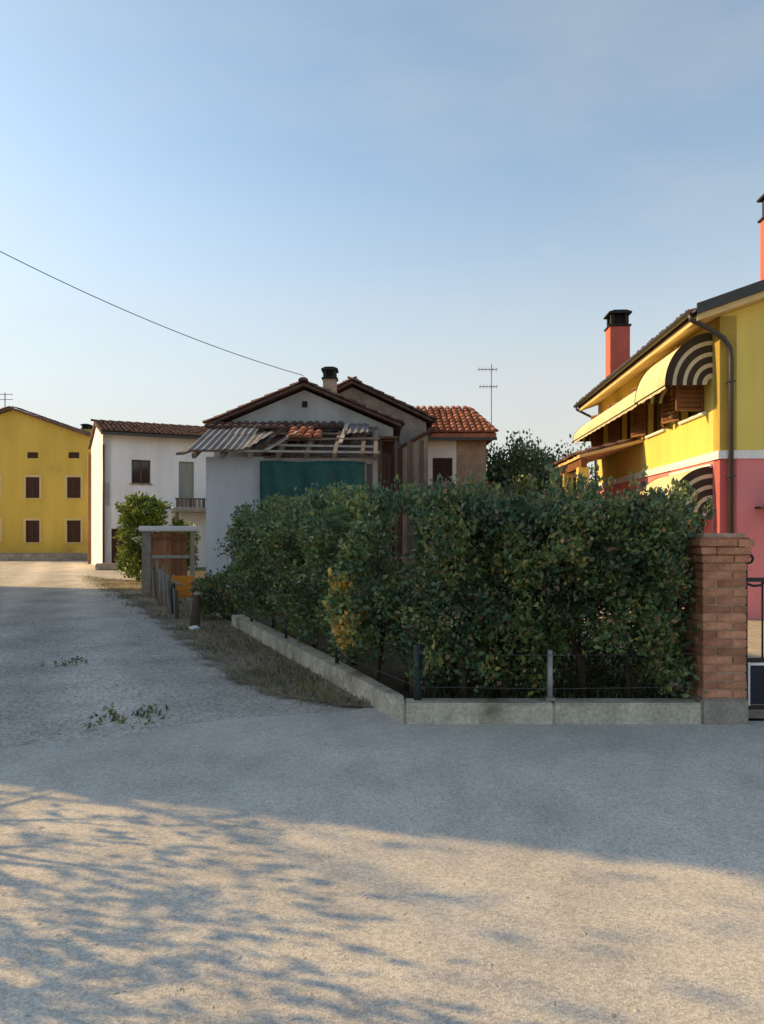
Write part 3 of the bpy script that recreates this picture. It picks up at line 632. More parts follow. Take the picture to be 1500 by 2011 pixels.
# board shed between barn and brick wing
BS = thing('board_shed', 'narrow shed of weathered vertical boards right of the green sheet', 'shed', (.4, 19, 0)); so2 = (.4, 19, 0)
x = .0
while x < 1.05:
    wd = random.uniform(.11, .17); MB().box(x, x+wd-.012, 18.98+random.uniform(-.02, .02), 19.02+random.uniform(0, .02), 0, 3.75-.05*x+random.uniform(-.12, .05)+(.28 if x > .55 else 0)).build('board', 'board' if x > .5 else 'wood2', BS, rel=so2); x += wd  # left boards coloured darker so the gap between the hedges looks shaded
MB().box(-.02, 1.08, 19.06, 19.12, 1.2, 1.3).build('rail', 'board', BS, rel=so2); MB().box(-.02, 1.08, 19.06, 19.12, 3.2, 3.3).build('rail', 'board', BS, rel=so2)
MB().add([(-.1, 18.8, 4.05), (.42, 18.8, 4.05), (.42, 21, 4.25), (-.1, 21, 4.25), (-.1, 18.8, 3.99), (.42, 18.8, 3.99), (.42, 21, 4.19), (-.1, 21, 4.19)], [(0, 1, 2, 3), (7, 6, 5, 4), (0, 4, 5, 1), (1, 5, 6, 2), (2, 6, 7, 3), (3, 7, 4, 0)]).build('roof', 'darktile', BS, rel=so2)
MB().box(-.02, .30, 19.3, 19.34, 2.9, 3.98).build('back_board', 'wood2', BS, rel=so2)
for x in (-.04, .36): MB().box(x-.04, x+.04, 18.9, 18.97, 0, 3.985).build('post', 'board', BS, rel=so2)

# rear gable house and its red roofed wing
RH = thing('rear_house', 'brown grey rear house with second gable behind the barn', 'house', (-.9, 23, 0)); ro = (-.9, 23, 0)
MB().prism([(-3.2, 0), (1.38, 0), (1.38, 5.02), (-.93, 6.12), (-3.2, 5.02)], -8, 0, FRONT(23)).build('wall', 'brownwall', RH, rel=ro)
sb2 = 1.12/2.35
for xe, sg in ((-3.4, 1), (1.58, -1)):
    xr, za = -.93, 6.27; ze_ = za-abs(xe-xr)*sb2; th = .08
    q = MB().add([(xe, 22.75, ze_-th), (xr, 22.75, za-th), (xr, 31, za-th), (xe, 31, ze_-th), (xe, 22.75, ze_), (xr, 22.75, za), (xr, 31, za), (xe, 31, ze_)],
                 [(0, 3, 2, 1), (4, 5, 6, 7), (0, 1, 5, 4), (1, 2, 6, 5), (2, 3, 7, 6), (3, 0, 4, 7)])
    r_ = q.build('roof', 'oldtile', RH, rel=ro); s_ = Vector((sg, 0, sb2)).normalized(); u_ = Vector((0, -1, 0)) if sg > 0 else Vector((0, 1, 0))
    tiles(r_, 'oldtile', Vector((xe-sg*.05, 22.72+(1.05 if sg > 0 else 0), ze_))-Vector(ro), u_, s_, 5, 8, jit=.03)
WG = thing('brick_wing', 'tan walled house wing with red tiled hip roof and white framed window', 'house', (2.4, 24.2, 0)); wo_ = (2.4, 24.2, 0)
MB().wall(1.4, 3.42, 0, 4.72, .3, [(1.66, 2.30, 2.75, 4.02)], FRONT(24.2)).build('front_wall', 'tanwall', WG, rel=wo_)
MB().box(3.12, 3.42, 24.5, 28.5, 0, 4.72).build('side_wall', 'tanwall', WG, rel=wo_)
wn = window(WG, lambda a, d, z: (a-2.4, -d, z), 1.66, 2.30, 2.75, 4.02, sm='wood2', sill='white')
q = MB()
for a in ((1.40, 1.655, 2.6, 4.6), (2.305, 2.43, 2.6, 4.6), (1.656, 2.304, 4.03, 4.6)): q.box(a[0], a[1], 24.16, 24.198, a[2], a[3])
q.build('surround', 'white', wn, rel=wo_)
A_, B_, C_, D_ = (1.2, 23.75, 4.78), (3.68, 23.75, 4.78), (3.15, 26.6, 6.02), (1.2, 26.6, 6.02)
E_, F_ = (3.68, 29.2, 4.78), (3.15, 27.6, 6.02)
q = MB().add([A_, B_, C_, D_, E_, F_, *[(p[0], p[1], p[2]-.14) for p in (A_, B_, E_)], (1.2, 29.2, 4.64)], [(0, 1, 2, 3), (1, 4, 5, 2), (0, 6, 7, 1), (1, 7, 8, 4), (6, 9, 8, 7)])
wr = q.build('roof', 'terra', WG, rel=wo_)
tiles(wr, 'terra', Vector((1.2, 23.70, 4.79))-Vector(wo_), (1, 0, 0), Vector(D_)-Vector(A_), 12, 9, keep=lambda c, r: 1.2+.21*(c+.8) < 3.72-.062*r*1.1)
for k_ in range(7):
    p = Vector(B_).lerp(Vector(C_), k_/7+.02)-Vector(wo_); t = bpy.data.objects.new('hip_tile', TILES['terra']); COL.objects.link(t); t.parent = wr
    dv = (Vector(C_)-Vector(B_)).normalized(); xx = dv.cross(Vector((0, 0, 1))).normalized(); t.matrix_local = Matrix.Translation(p+Vector((0, 0, .03))) @ Matrix((xx, dv, xx.cross(dv))).transposed().to_4x4()
MB().box(1.18, 3.70, 23.73, 23.80, 4.56, 4.66).build('gutter', 'gutter', WG, rel=wo_)
# sloping low roof in front of the wing's left side
MB().add([(.55, 21.6, 4.15), (1.55, 21.6, 4.70), (1.55, 23, 4.70), (.55, 23, 4.15), (.55, 21.6, 4.07), (1.55, 21.6, 4.62), (1.55, 23, 4.62), (.55, 23, 4.07)], [(0, 1, 2, 3), (7, 6, 5, 4), (0, 4, 5, 1), (1, 5, 6, 2), (2, 6, 7, 3), (3, 7, 4, 0)]).build('side_roof', 'oldtile', RH, rel=ro)
MB().prism([(.62, 0), (1.36, 0), (1.36, 4.5), (.62, 4.1)], -22.9, -21.8, FRONT(0)).build('side_wall', 'brownwall', RH, rel=ro)

AN = thing('television_antenna', 'thin television antenna on a mast behind the red roof', 'antenna', (4.0, 27, 0))
MB().tube([(0, 0, 4.6), (0, 0, 7.75)], .018, 6).build('mast', 'galv', AN)
MB().box(-.75, 0, -.03, .03, 4.55, 4.62).build('bracket', 'galv', AN)
for z_, ln in ((7.55, .5), (6.92, .45)):
    bm_ = MB().tube([(-ln, 0, z_), (.22, .0, z_)], .014, 6).build('boom', 'galv', AN)
    for i in range(6):
        x = -ln+.04+i*(ln+.2)/5.5; h = .16-.012*i+(.05 if i == 5 else 0); MB().tube([(x, -.25, z_-.02), (x, .25, z_+.02)], .008, 5).build('element', 'galv', bm_); MB().tube([(x, 0, z_-h*.6), (x, 0, z_+h*.6)], .007, 5).build('element', 'galv', bm_)

# ------------------------------------------------------------------ white house
WH = thing('white_house', 'old white plastered two storey house with reddish roof at the end of the lane', 'house', (-12.1, 32, 0), R(26))
holes = [(1.19, 2.0, 3.75, 4.8), (3.23, 3.92, 2.75, 4.8), (.32, .95, 0, 1.75), (5.0, 5.8, 3.75, 4.8)]
MB().wall(0, 9, -.1, 5.86, .35, holes, FRONT(0)).build('front_wall', 'plaster', WH)
MB().prism([(.36, -.1), (6.0, -.1), (6.0, 5.86), (3.0, 6.64), (.36, 5.98)], -.35, 0, LEFT(0)).build('end_wall', 'plaster', WH)
MB().prism([(0, -.1), (.358, -.1), (.358, 5.98), (0, 5.86)], -.35, -.001, LEFT(0)).build('end_wall', 'plaster', WH)
MB().box(.36, 9, 5.65, 6.0, -.1, 5.5).build('back_wall', 'plaster', WH)
window(WH, FRONT(0), 1.19, 2.0, 3.75, 4.8, closed=False, rec=.15, sill='concrete2')
window(WH, FRONT(0), 5.0, 5.8, 3.75, 4.8, closed=True)
MB().box(3.24, 3.91, .12, .17, 2.76, 4.79).build('balcony_door', 'curtain', WH)
d_ = MB().box(.33, .94, .18, .24, 0, 1.74).build('door', 'wood2', WH); MB().box(.8, .85, .15, .18, .9, 1.0).build('handle', 'dark', d_)
bc = MB().box(2.9, 5.3, -.95, -.002, 2.50, 2.66).build('balcony', 'concrete2', WH)
for i in range(13): MB().box(2.94+i*.19, 2.94+i*.19+.13, -.94, -.91, 2.68, 3.05).build('baluster', 'board', bc)
MB().box(2.9, 5.3, -.96, -.89, 3.052, 3.11).build('handrail', 'board', bc)
for x in (3.0, 5.2): MB().box(x-.07, x+.07, -.9, -.76, 0, 2.498).build('balcony_post', 'board', bc)
s19 = .25; th = .1
for nm, y0, y1, za, zb in (('f', -.45, 3.0, 6.78-3.45*s19, 6.78), ('b', 3.001, 6.4, 6.78, 6.78-3.4*s19)):
    rr = MB().add([(-.12, y0, za-th), (9, y0, za-th), (9, y1, zb-th), (-.12, y1, zb-th), (-.12, y0, za), (9, y0, za), (9, y1, zb), (-.12, y1, zb)], [(0, 3, 2, 1), (4, 5, 6, 7), (0, 1, 5, 4), (1, 2, 6, 5), (2, 3, 7, 6), (3, 0, 4, 7)]).build('roof', 'oldtile', WH)
    if nm == 'f': tiles(rr, 'oldtile', (-.14, -.5, za+.0), (1, 0, 0), (0, 1, s19), 29, 10)
for k_ in range(16):
    t = bpy.data.objects.new('ridge_tile', TILES['oldtile']); COL.objects.link(t); t.parent = WH; t.location = (-.25+k_*.4, 3.0, 6.80); t.rotation_euler = (0, 0, -math.pi/2); t.scale = (1.2, 1, 1.2)
MB().box(-.12, 9, -.58, -.46, 6.78-3.45*s19-.14, 6.78-3.45*s19-.02).build('gutter', 'gutter', WH)
MB().tube([(-.1, 5.9, 5.6), (-.1, 5.9, 0)], .075, 8).build('downpipe', 'redboard', WH, smooth=True)
MB().tube([(.02, -.08, 5.4), (.02, -.08, 0)], .045, 8).build('downpipe', 'gutter', WH, smooth=True)
tag(MB().box(-.6, .6, -.2, .2, 0, .28).build('stone_step', 'concrete2', None, .03), 'pale stone step lying at the foot of the white house', 'step').location = (-11.45, 31.2, 0)

# ------------------------------------------------------------------ ochre house far left
OH = thing('ochre_house', 'ochre yellow gabled house with small shuttered windows at the far end of the lane', 'house', (-21, 42, 0))
ho = []
for px in (64, 145):
    xc = (px-HX)/F*42+21
    for (p0, p1, wd) in ((888, 900, .62), (937, 978, .78), (1022, 1065, .78)):
        ho.append((xc-wd/2, xc+wd/2, CAMZ+(HY-p1)/F*42, CAMZ+(HY-p0)/F*42))
for h in list(ho):
    if h[0] > 0 and h[0] < 3 and abs(h[0]-ho[0][0]) < .3: ho.append((-h[1], -h[0], h[2], h[3]))
OE, OP = 6.98, 8.55
MB().wall(-4.5, 4.5, -.1, OE, .35, ho, FRONT(0)).build('front_wall', 'ochre', OH)
MB().prism([(-4.5, OE), (4.5, OE), (0, OP)], -.35, 0, FRONT(0)).build('gable', 'ochre', OH)
MB().box(4.15, 4.5, .36, 10, -.1, OE).build('side_wall', 'ochre', OH); MB().box(-4.5, -4.15, .36, 10, -.1, OE).build('side_wall', 'ochre', OH)
for h in ho:
    small = h[3]-h[2] < .5
    window(OH, FRONT(0), *h, closed=True, sm='wood2', surround=None if small else 'ochre2', sill=None if small else 'ochre2')
so3 = (OP-OE)/4.5
for sg in (-1, 1):
    pts = [(sg*4.85, OE-.35*so3), (0, OP)]; q = MB()
    q.prism([(sg*4.85, OE-.35*so3+.02), (0, OP+.02), (0, OP+.13), (sg*4.85, OE-.35*so3+.13)], -10.2, .30, FRONT(0)); r_ = q.build('roof', 'oldtile', OH)
    s_ = Vector((-sg, 0, so3)).normalized(); u_ = Vector((0, sg, 0))
    tiles(r_, 'oldtile', (sg*4.9, -.32 if sg > 0 else .3, OE-.35*so3+.13), u_, s_, 3, 14)
chimney(OH, 3.35, 2.2, 7.0, 8.05, .5, .5, m='ochre', ch=.3)
MB().box(-4.5, 4.5, -.05, -.002, -.05, .42).build('base_course', 'concrete2', OH)
AN2 = thing('television_antenna', 'small antenna at the left edge above the ochre house roof', 'antenna', (-21.75, 42.6, 0))
MB().tube([(0, 0, 8.2), (0, 0, 9.65)], .03, 6).build('mast', 'galv', AN2)
for z_ in (9.55, 9.25): MB().tube([(-.5, 0, z_), (.45, 0, z_)], .02, 6).build('boom', 'galv', AN2)
tag(MB().box(-26, -17.2, 40.6, 40.95, -.05, .42).build('boundary_wall', 'brownwall', None, .02), 'low dark boundary wall in front of the ochre house', 'wall')

# ------------------------------------------------------------------ house across the lane, beyond the left edge: shades the lane
e0 = Vector((-8.3, 9.3)); ang = math.atan2(KD.y, KD.x)-math.pi/2
NH = thing('beige_house', 'beige stucco house across the lane on the left', 'house', (e0.x, e0.y, 0), ang)
NL, NE = 14.5, 7.0
RT = lambda a, d, z: (d, a, z)
MB().wall(0, NL, -.1, NE, .3, [(a, a+1.1, zz, zz+1.3) for a in (1.5, 4.8, 8.2, 11.8) for zz in (1.0, 4.0)], RT).build('lane_wall', 'stucco', NH)
for a in (1.5, 4.8, 8.2, 11.8):
    for zz in (1.0, 4.0): window(NH, RT, a, a+1.1, zz, zz+1.3)
MB().prism([(-4.4, -.1), (-.301, -.1), (-.301, NE), (-2.2, NE+.65), (-4.4, NE)], -.3, 0, FRONT(0)).build('end_wall', 'stucco', NH)
MB().prism([(-4.4, -.1), (-.301, -.1), (-.301, NE), (-2.2, NE+.65), (-4.4, NE)], -NL, -NL+.3, FRONT(0)).build('end_wall', 'stucco', NH)
MB().box(-4.4, -4.1, .31, NL-.31, -.1, NE).build('back_wall', 'stucco', NH)
for x0, x1, z0_, z1_ in ((.3, -2.2, NE+.02, NE+.80), (-4.7, -2.2, NE+.02, NE+.80)):
    MB().prism([(x0, z0_), (x1, z1_), (x1, z1_+.15), (x0, z0_+.15)], -NL-.3, .3, FRONT(0)).build('roof', 'oldtile', NH)
MB().tube([(-.6, 4.0, NE), (-.6, 4.0, NE+1.6)], .04, 8).build('cable_mast', 'galv', NH)
mast = Matrix.Translation((e0.x, e0.y, 0)) @ Matrix.Rotation(ang, 4, 'Z') @ Vector((-.6, 4.0, NE+1.55))
pk = Vector((-2.1, 19.7, 5.78)); pts = []
for i in range(33):
    t = i/32; p = pk.lerp(mast, t); p.z -= 4*.42*t*(1-t); pts.append(p)
tag(MB().tube(pts, .009, 6).build('overhead_cable', 'dark', smooth=True), 'thin black overhead cable running down from the left sky to the barn gable', 'cable')

# ------------------------------------------------------------------ wooden gate, fence scraps and posts by the lane
gx0 = -6.25; GT = thing('wooden_gate', 'red brown plank gate under a pale concrete lintel beside the lane', 'gate', (-5.5, 19.2, 0)); go = (-5.5, 19.2, 0)
MB().box(-6.22, -5.98, 19.1, 19.34, 0, 1.62).build('pillar', 'concrete2', GT, .02, rel=go); MB().box(-4.98, -4.88, 19.15, 19.25, 0, 1.62).build('pillar', 'paleboard', GT, .01, rel=go)
MB().box(-6.28, -4.74, 19.02, 19.42, 1.622, 1.76).build('lintel', 'white', GT, .02, rel=go)
x = -5.97
while x < -5.08:
    wd = random.uniform(.11, .15); MB().box(x, min(x+wd-.008, -4.99), 19.2, 19.23, .12, 1.60-random.uniform(0, .05)).build('plank', 'redboard', GT, rel=go); x += wd
for z_ in (.35, .92, 1.4): MB().box(-5.97, -4.99, 19.165, 19.198, z_, z_+.08).build('cross_rail', 'paleboard' if z_ == .92 else 'redboard', GT, rel=go)
FN = thing('picket_fence', 'broken fence of thin grey and green slats in front of the wooden gate', 'fence', (-4.9, 16.5, 0)); fo = (-4.9, 16.5, 0)
fa, fb = Vector((-5.55, 18.0, 0)), Vector((-3.75, 13.6, 0))
for i in range(15):
    p = fa.lerp(fb, i/14)+Vector((random.uniform(-.04, .04), random.uniform(-.05, .05), 0)); h = random.uniform(.65, .95)*(1 if i < 11 else .8)
    mz = ('galv', 'board', 'paleboard', 'greenpost')[random.randrange(4)]
    MB().bar(p, p+Vector((random.uniform(-.06, .06), random.uniform(-.08, .08), h)), .065, .022).build('slat', mz, FN, rel=fo)
for z_ in (.3, .62): MB().bar(fa+Vector((.05, 0, z_)), fb+Vector((.05, 0, z_)), .05, .025).build('rail', 'board', FN, rel=fo)
ob = thing('orange_barrier', 'orange plastic barrier panel leaning at the end of the slat fence', 'barrier', (-4.03, 14.9, 0), R(8))
MB().box(-.22, .22, -.02, .02, .28, .72).build('panel', 'orange', ob, .015)
for i in range(4): MB().box(-.215, .215, -.028, -.0205, .32+i*.1, .36+i*.1).build('rib', 'orange', ob)
for x in (-.17, .17): MB().bar((x, .02, 0), (x, .035, .74), .035).build('leg', 'galv', ob)
sp_ = thing('stub_post', 'short leaning dark stub post standing at the start of the low wall', 'post', (-3.13, 12.35, 0))
q = MB().tube([(0, 0, -.03), (.01, 0, .2), (.03, .0, .42), (.045, .0, .56)], [.085, .075, .07, .06], 9); q.build('shaft', 'bark', sp_)
MB().tube([(.045, 0, .555), (.05, 0, .60)], [.07, .045], 9).build('head', 'concrete2', sp_)
st = MB(); 
bmq = bmesh.new(); bmesh.ops.create_icosphere(bmq, subdivisions=2, radius=.07)
for v_ in bmq.verts: v_.co = Vector((v_.co.x*1.3, v_.co.y, v_.co.z*.6))*random.uniform(.9, 1.1)
me = bpy.data.meshes.new('stone'); bmq.to_mesh(me); bmq.free(); o = obj('stone', me, 'white'); o.location = (-3.05, 12.0, .04); tag(o, 'small pale stone lying at the foot of the stub post', 'stone')

# ------------------------------------------------------------------ wire fence on the low wall
FW = thing('wire_fence', 'wire fence with slim posts standing on the low concrete wall against the hedge', 'fence', (.3, 6.22, .19)); fwo = (.3, 6.22, .19)
def fpost(x, y, h, r, m): MB().tube([(x, y, .15), (x, y, .19+h)], r, 10).build('post', m, FW, smooth=True, rel=fwo)
fpost(.30, 6.24, .46, .036, 'greenpost'); fpost(1.41, 6.2, .42, .024, 'galv')
MB().box(1.37, 1.45, 6.16, 6.24, .187, .215).build('post_foot', 'concrete2', FW, .006, rel=fwo)
for s_ in (1.9, 3.9, 5.9):
    x, y = kl(s_, .1); fpost(x, y, .45, .02, 'greenpost')
for z_ in (.30, .58):
    MB().tube([(.30, 6.2, z_), (1.41, 6.17, z_-.01), (2.66, 6.2, z_)], .0018, 5).build('wire', 'wire', FW, rel=fwo)
    MB().tube([(.28, 6.25, z_)]+[(*kl(s_, .1), z_) for s_ in (1.9, 3.9, 5.9, 6.9)], .0018, 5).build('wire', 'wire', FW, rel=fwo)

# ------------------------------------------------------------------ hedges
def stems(parent, pts, h, m='bark', rel=(0, 0, 0)):
    for (x, y) in pts:
        for k in range(random.choice((1, 2, 2))):
            a = random.uniform(0, 6.28); l = random.uniform(.05, .25)
            MB().tube([(x, y, 0), (x+math.cos(a)*l*.3, y+math.sin(a)*l*.3, h*.35), (x+math.cos(a)*l, y+math.sin(a)*l, h*.7), (x+math.cos(a)*l*1.5, y+math.sin(a)*l*1.5, h)], [.032, .026, .018, .006], 7).build('stem', m, parent, smooth=True, rel=rel)
def make_leaves(name, C, O, per, rc, leaf, m, par, rel, **k):
    P, D, s = clumps(C, O, per, rc, leaf, **k); return leaves(name, P-np.array(rel), D, s, m, par)
HF = thing('hedge', 'tall clipped green hedge along the road ending at the brick pillar', 'hedge', (1.7, 6.85, 0)); hfo = (1.7, 6.85, 0)
def notch(C):                                          # the dark gap where the two hedges meet
    q = C[:, 0]-.02*C[:, 1]; return (q > -.25) & (q < .25) & (C[:, 1] < 8.6) & (C[:, 2] > 1.08) & (C[:, 2] < 1.84)
def front_mask(C, a, b, z):
    k = z > .27+.20*(.5+.5*np.sin(a*5.0))*(RNG.random(len(z)) < .85)
    k &= ~((C[:, 0] > 1.5) & (C[:, 0] < 2.25) & (z < .62+.1*np.sin(a*9)))
    return k & ~notch(C)
C, O = hedge_points((.40, 6.64), (2.47, 6.62), .44, .22, 1.77, 66, front_mask)
C2, O2 = hedge_points((.6, 7.55), (3.0, 7.45), .45, .06, 1.80, 40)
C = np.concatenate([C, C2]); O = np.concatenate([O, O2]); k = ~notch(C); C = C[k]; O = O[k]
sh = []; so4 = []
for i in range(90):                                   # long shoots that stick out of the top
    x = random.uniform(.45, 2.9); y = random.uniform(6.4, 7.8); h = random.uniform(.08, .36)*(1.25 if 1.4 < x < 2.4 else .6); dx = random.uniform(-.08, .08)
    for t in np.linspace(0, 1, 6): sh.append((x+dx*t, y, 1.72+h*t)); so4.append((dx, 0, 1))
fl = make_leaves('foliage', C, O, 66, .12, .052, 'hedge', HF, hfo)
P, D, s = clumps(np.array(sh), np.array(so4, float), 6, .03, .06); leaves('shoots', P-np.array(hfo), D, s, 'hedge', HF)
stems(HF, [(.75+i*.38, 6.82+random.uniform(-.1, .1)) for i in range(6)], 1.3, rel=hfo)

HL = thing('hedge', 'long green hedge running back along the lane behind the low wall', 'hedge', (-1.2, 10, 0)); hlo = (-1.2, 10, 0)
a0, a1 = kl(.75, .50), kl(6.9, .56)
C, O = hedge_points(a1, a0, .48, .30, 1.83, 50, lambda C, a, b, z: (z > .34+.2*RNG.random(len(z))) & ~notch(C))
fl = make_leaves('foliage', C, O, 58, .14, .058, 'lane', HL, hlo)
sh = []; so4 = []
for i in range(70):
    s_ = random.uniform(.9, 6.8); x, y = kl(s_, .5+random.uniform(-.4, .4)); h = random.uniform(.08, .26); dx = random.uniform(-.08, .08)
    for t in np.linspace(0, 1, 5): sh.append((x+dx*t, y, 1.78+h*t)); so4.append((dx, 0, 1))
P, D, s = clumps(np.array(sh), np.array(so4, float), 6, .03, .065); leaves('shoots', P-np.array(hlo), D, s, 'lane', HL)
stems(HL, [kl(1.2+i*.75, .6) for i in range(8)], 1.4, rel=hlo)
LB = thing('low_shrub', 'low dark shrub at the far end of the lane hedge', 'shrub', (-2.9, 13.6, 0))
def blob(n, c, r, flat=0.):
    d = unit(RNG.normal(size=(n, 3))); d[:, 2] = np.maximum(d[:, 2], -.5); rad = (.55+.45*RNG.random(n)**.5)*(1+.15*np.sin(d[:, 0]*7+d[:, 2]*5))
    return np.array(c)+d*np.array(r)*rad[:, None], d
C, O = blob(150, (0, 0, .42), (.55, .55, .48)); make_leaves('foliage', C, O, 26, .09, .065, 'hedge', LB, (0, 0, 0)); stems(LB, [(0, 0), (.15, .1)], .6)

YS = thing('yellowing_shrub', 'shrub with yellow and orange leaves at the bend of the hedge', 'shrub', (-.06, 7.2, 0))
C, O = blob(52, (-.28, -.12, .78), (.12, .16, .42)); C[:, 0] += (.8-C[:, 2])*.24; make_leaves('foliage', C, O, 24, .07, .062, 'yellow', YS, (0, 0, 0))
C, O = blob(18, (-.16, .06, .95), (.2, .2, .45)); make_leaves('green_foliage', C, O, 20, .08, .062, 'hedge', YS, (0, 0, 0)); stems(YS, [(.0, .0)], .9)
# reddish twiggy patch at the gap between the two hedges
CS = thing('corner_shrub', 'dark thin shrub filling the gap where the two hedges meet', 'shrub', (.28, 6.75, 0))
C, O = blob(45, (0, 0, .72), (.2, .2, .42)); make_leaves('foliage', C, O, 20, .08, .058, 'hedge', CS, (0, 0, 0)); stems(CS, [(0, 0), (.1, .05)], 1.0)

# ------------------------------------------------------------------ other plants and trees
def limb(mb, p, d, r, ln, depth, tips):
    pts = [p]; rad = [r]; q = p.copy(); v = d.normalized()
    for i in range(4):
        v = (v+Vector((random.gauss(0, .14), random.gauss(0, .14), random.gauss(.03, .10)))).normalized(); q = q+v*ln/4; pts.append(q.copy()); rad.append(r*(1-.14*(i+1)))
    mb.tube(pts, rad, 7 if r > .02 else 5)
    if depth == 0: tips.append((q.copy(), v.copy())); return
    for k in range(random.choice((2, 3, 3))):
        nv = (v+Vector((random.gauss(0, .55), random.gauss(0, .55), random.gauss(.15, .35)))).normalized(); limb(mb, pts[-1 if k < 2 else 3], nv, rad[-1]*.75, ln*random.uniform(.6, .82), depth-1, tips)
def tree(name, label, loc, h, r, m, per, leaf, depth=3, spread=1., clump=.32, trunk=.10, cat='tree', extra=0):
    t = thing(name, label, cat, loc); mb = MB(); tips = []
    tp_ = [Vector((0, 0, -.05)), Vector((.02, .01, h*.15)), Vector((-.02, .03, h*.32))]
    tr = MB().tube(tp_, [trunk*1.25, trunk, trunk*.85], 9).build('trunk', 'bark', t, smooth=True)
    for k in range(4):
        a = k*math.pi/2+random.uniform(-.5, .5); limb(mb, tp_[-1], Vector((math.cos(a)*spread, math.sin(a)*spread, 1.0)), trunk*.6, r, depth-1, tips)
    limb(mb, tp_[-1], Vector((0, 0, 1)), trunk*.65, r*1.1, depth-1, tips)
    mb.build('limb', 'bark', tr, smooth=True)
    C = np.array([p[:] for p, v in tips]); O = np.array([v[:] for p, v in tips])
    if extra: C = np.concatenate([C]+[C+RNG.normal(size=C.shape)*clump*1.2 for _ in range(extra)]); O = np.concatenate([O]*(extra+1))
    make_leaves('crown', C, O, per, clump, leaf, m, t, (0, 0, 0)); return t
tree('garden_tree', 'round grey green tree rising behind the hedge between the red roof and the yellow house', (5.1, 26.0, 0), 4.6, 1.10, 'tree', 80, .13, 3, .6, .42, .12, extra=5)
tree('garden_tree', 'smaller loose green tree behind the hedge in front of the tan wing', (3.55, 20.5, 0), 2.9, .72, 'tree', 40, .09, 3, .7, .28, .07, extra=2)
BU = thing('bright_bush', 'tall upright bush with sunlit yellow green top in front of the white house', 'bush', (-7.85, 24.3, 0))
C, O = hedge_points((-.5, .05), (.42, -.05), .42, .06, 2.5, 34); C2, O2 = blob(80, (-.1, 0, 2.2), (.55, .5, .5)); make_leaves('foliage', np.concatenate([C, C2]), np.concatenate([O, O2]), 24, .15, .11, 'bush', BU, (0, 0, 0)); stems(BU, [(0, 0), (.2, .1), (-.2, 0)], 1.4)
BU2 = thing('garden_bush', 'lower green bush right of the bright bush behind the wooden gate', 'bush', (-6.75, 24.6, 0))
C, O = blob(150, (0, 0, 1.05), (.5, .5, .9)); make_leaves('foliage', C, O, 30, .14, .10, 'bush', BU2, (0, 0, 0)); stems(BU2, [(0, 0), (.2, .1)], 1.2)
tree('bare_tree', 'thinly leaved tree beside the road on the left', (-4.45, 4.3, 0), 2.1, .50, 'tree', 2.5, .08, 5, 1.1, .2, .12)
tree('bare_tree', 'second thinly leaved tree beside the road on the left', (-4.1, 3.35, 0), 1.9, .50, 'tree', 2.5, .08, 5, 1.1, .2, .12)

tree('bare_tree', 'taller thinly leaved tree at the corner of the beige house on the left', (-8.6, 6.75, 0), 6.0, 1.25, 'tree', 3, .10, 4, .9, .36, .12)
tree('bare_tree', 'low spreading tree beside the corner of the beige house on the left', (-5.9, 5.95, 0), 3.0, .68, 'tree', 4, .09, 4, .9, .28, .11)
# ground cover
def grass(name, pts, hmin, hmax, m, label, cat=None):
    P = np.array(pts); n = len(P); D = np.stack([RNG.normal(size=n)*.5, RNG.normal(size=n)*.5, np.ones(n)], 1); s = hmin+(hmax-hmin)*RNG.random(n)
    o = leaves(name, P, D, s, m, None, wid=.07, bend=.1); return tag(o, label, cat, kind='stuff')
def inpoly(x, y, poly):
    c = False; j = len(poly)-1
    for i in range(len(poly)):
        xi, yi = poly[i]; xj, yj = poly[j]
        if (yi > y) != (yj > y) and x < (xj-xi)*(y-yi)/(yj-yi)+xi: c = not c
        j = i
    return c
xs = [p[0] for p in vp]; ys = [p[1] for p in vp]; pts = []
while len(pts) < 6500:
    x = random.uniform(min(xs), max(xs)); y = min(ys)+(max(ys)-min(ys))*random.random()**1.6
    if inpoly(x+random.gauss(0, .12), y+random.gauss(0, .12), vp) and math.sin(x*3.1+y*1.3)+math.sin(y*2.3-x*1.7)+random.gauss(0, .8) > -.4: pts.append((x, y, .015))
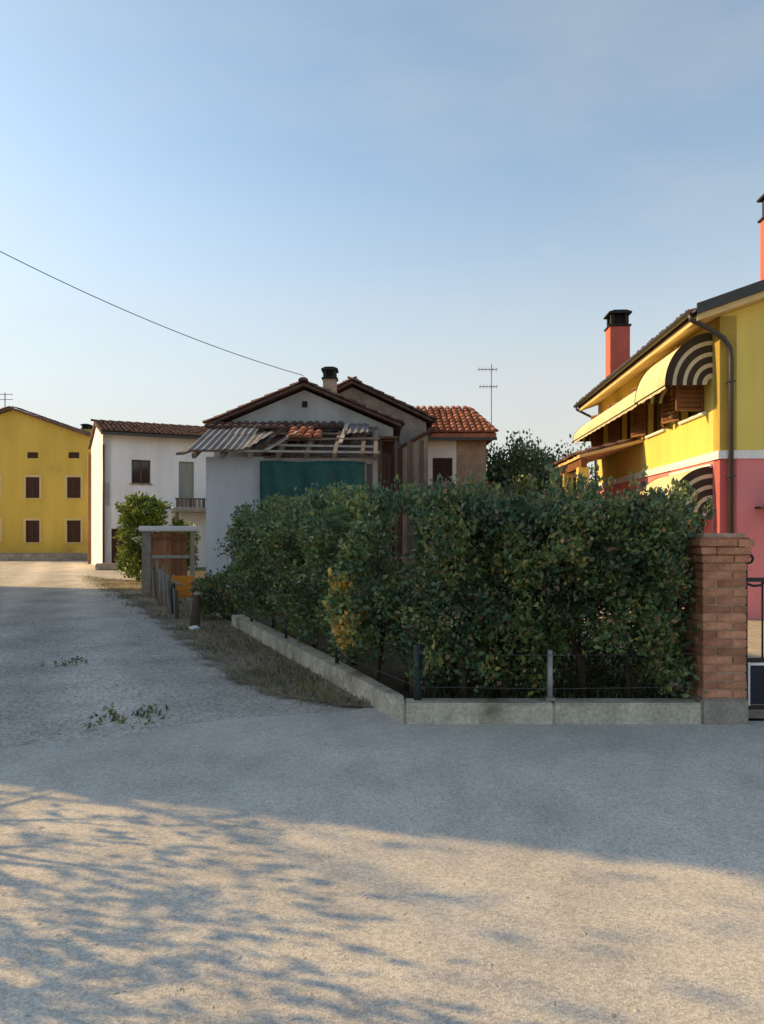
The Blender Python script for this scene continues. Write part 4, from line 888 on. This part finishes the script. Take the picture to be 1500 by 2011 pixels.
grass('verge_grass', pts, .02, .085, 'dry', 'short dry brown and green grass on the verge beside the lane', 'grass')
pts = []
while len(pts) < 3500:
    x = random.uniform(.3, 3.0); y = random.uniform(6.35, 8.6); pts.append((x, y, .02))
grass('garden_grass', pts, .03, .14, 'weed', 'thin grass under the hedge behind the low wall', 'grass')
def weed(loc, n, r, label):
    t = thing('weed', label, 'weed', loc); C = np.stack([RNG.normal(size=n)*r, RNG.normal(size=n)*r*.9, .01+.015*RNG.random(n)], 1); O = unit(np.stack([RNG.normal(size=n), RNG.normal(size=n), np.ones(n)*.6], 1))
    tag(make_leaves('leaf_tuft', C, O, 7, .03, .038, 'weed', t, (0, 0, 0)), kind='stuff'); return t
x, y = G(265, 1412); weed((x, y, 0), 34, .22, 'patch of green weeds growing at the edge of the asphalt in the lane')
x, y = G(132, 1303); weed((x, y, 0), 16, .14, 'small tuft of weeds further up the middle of the lane')

# loose pebbles on the road and lane
def pebbles(name, n, fn, label):
    base = bmesh.new(); bmesh.ops.create_icosphere(base, subdivisions=1, radius=1); bv = np.array([v.co[:] for v in base.verts]); bf = np.array([[v.index for v in f.verts] for f in base.faces]); base.free()
    V = []; Fs = []
    for i in range(n):
        x, y = fn(); s = .003+.008*random.random()**3; vv = bv*(1+.25*RNG.normal(size=(len(bv), 1)))*np.array([s*random.uniform(.8, 1.5), s*random.uniform(.8, 1.5), s*.6])
        V.append(vv+np.array([x, y, .012])); Fs.append(bf+i*len(bv))
    me = bpy.data.meshes.new(name); me.from_pydata(np.concatenate(V).tolist(), [], np.concatenate(Fs).tolist()); o = obj(name, me, 'stone'); return tag(o, label, 'gravel', kind='stuff')
def rp_():
    y = 2.0+4.0*random.random()**1.3; return random.uniform(-.58, .58)*y, y
def lp_():
    y = 5.8+8*random.random()**1.5; return kl(0)[0]-.42*(y-6.1)-random.random()*(.18*y+2.0), y
pebbles('road_gravel', 1300, rp_, 'loose grit scattered over the near asphalt'); pebbles('lane_gravel', 1800, lp_, 'loose grit scattered over the lane')
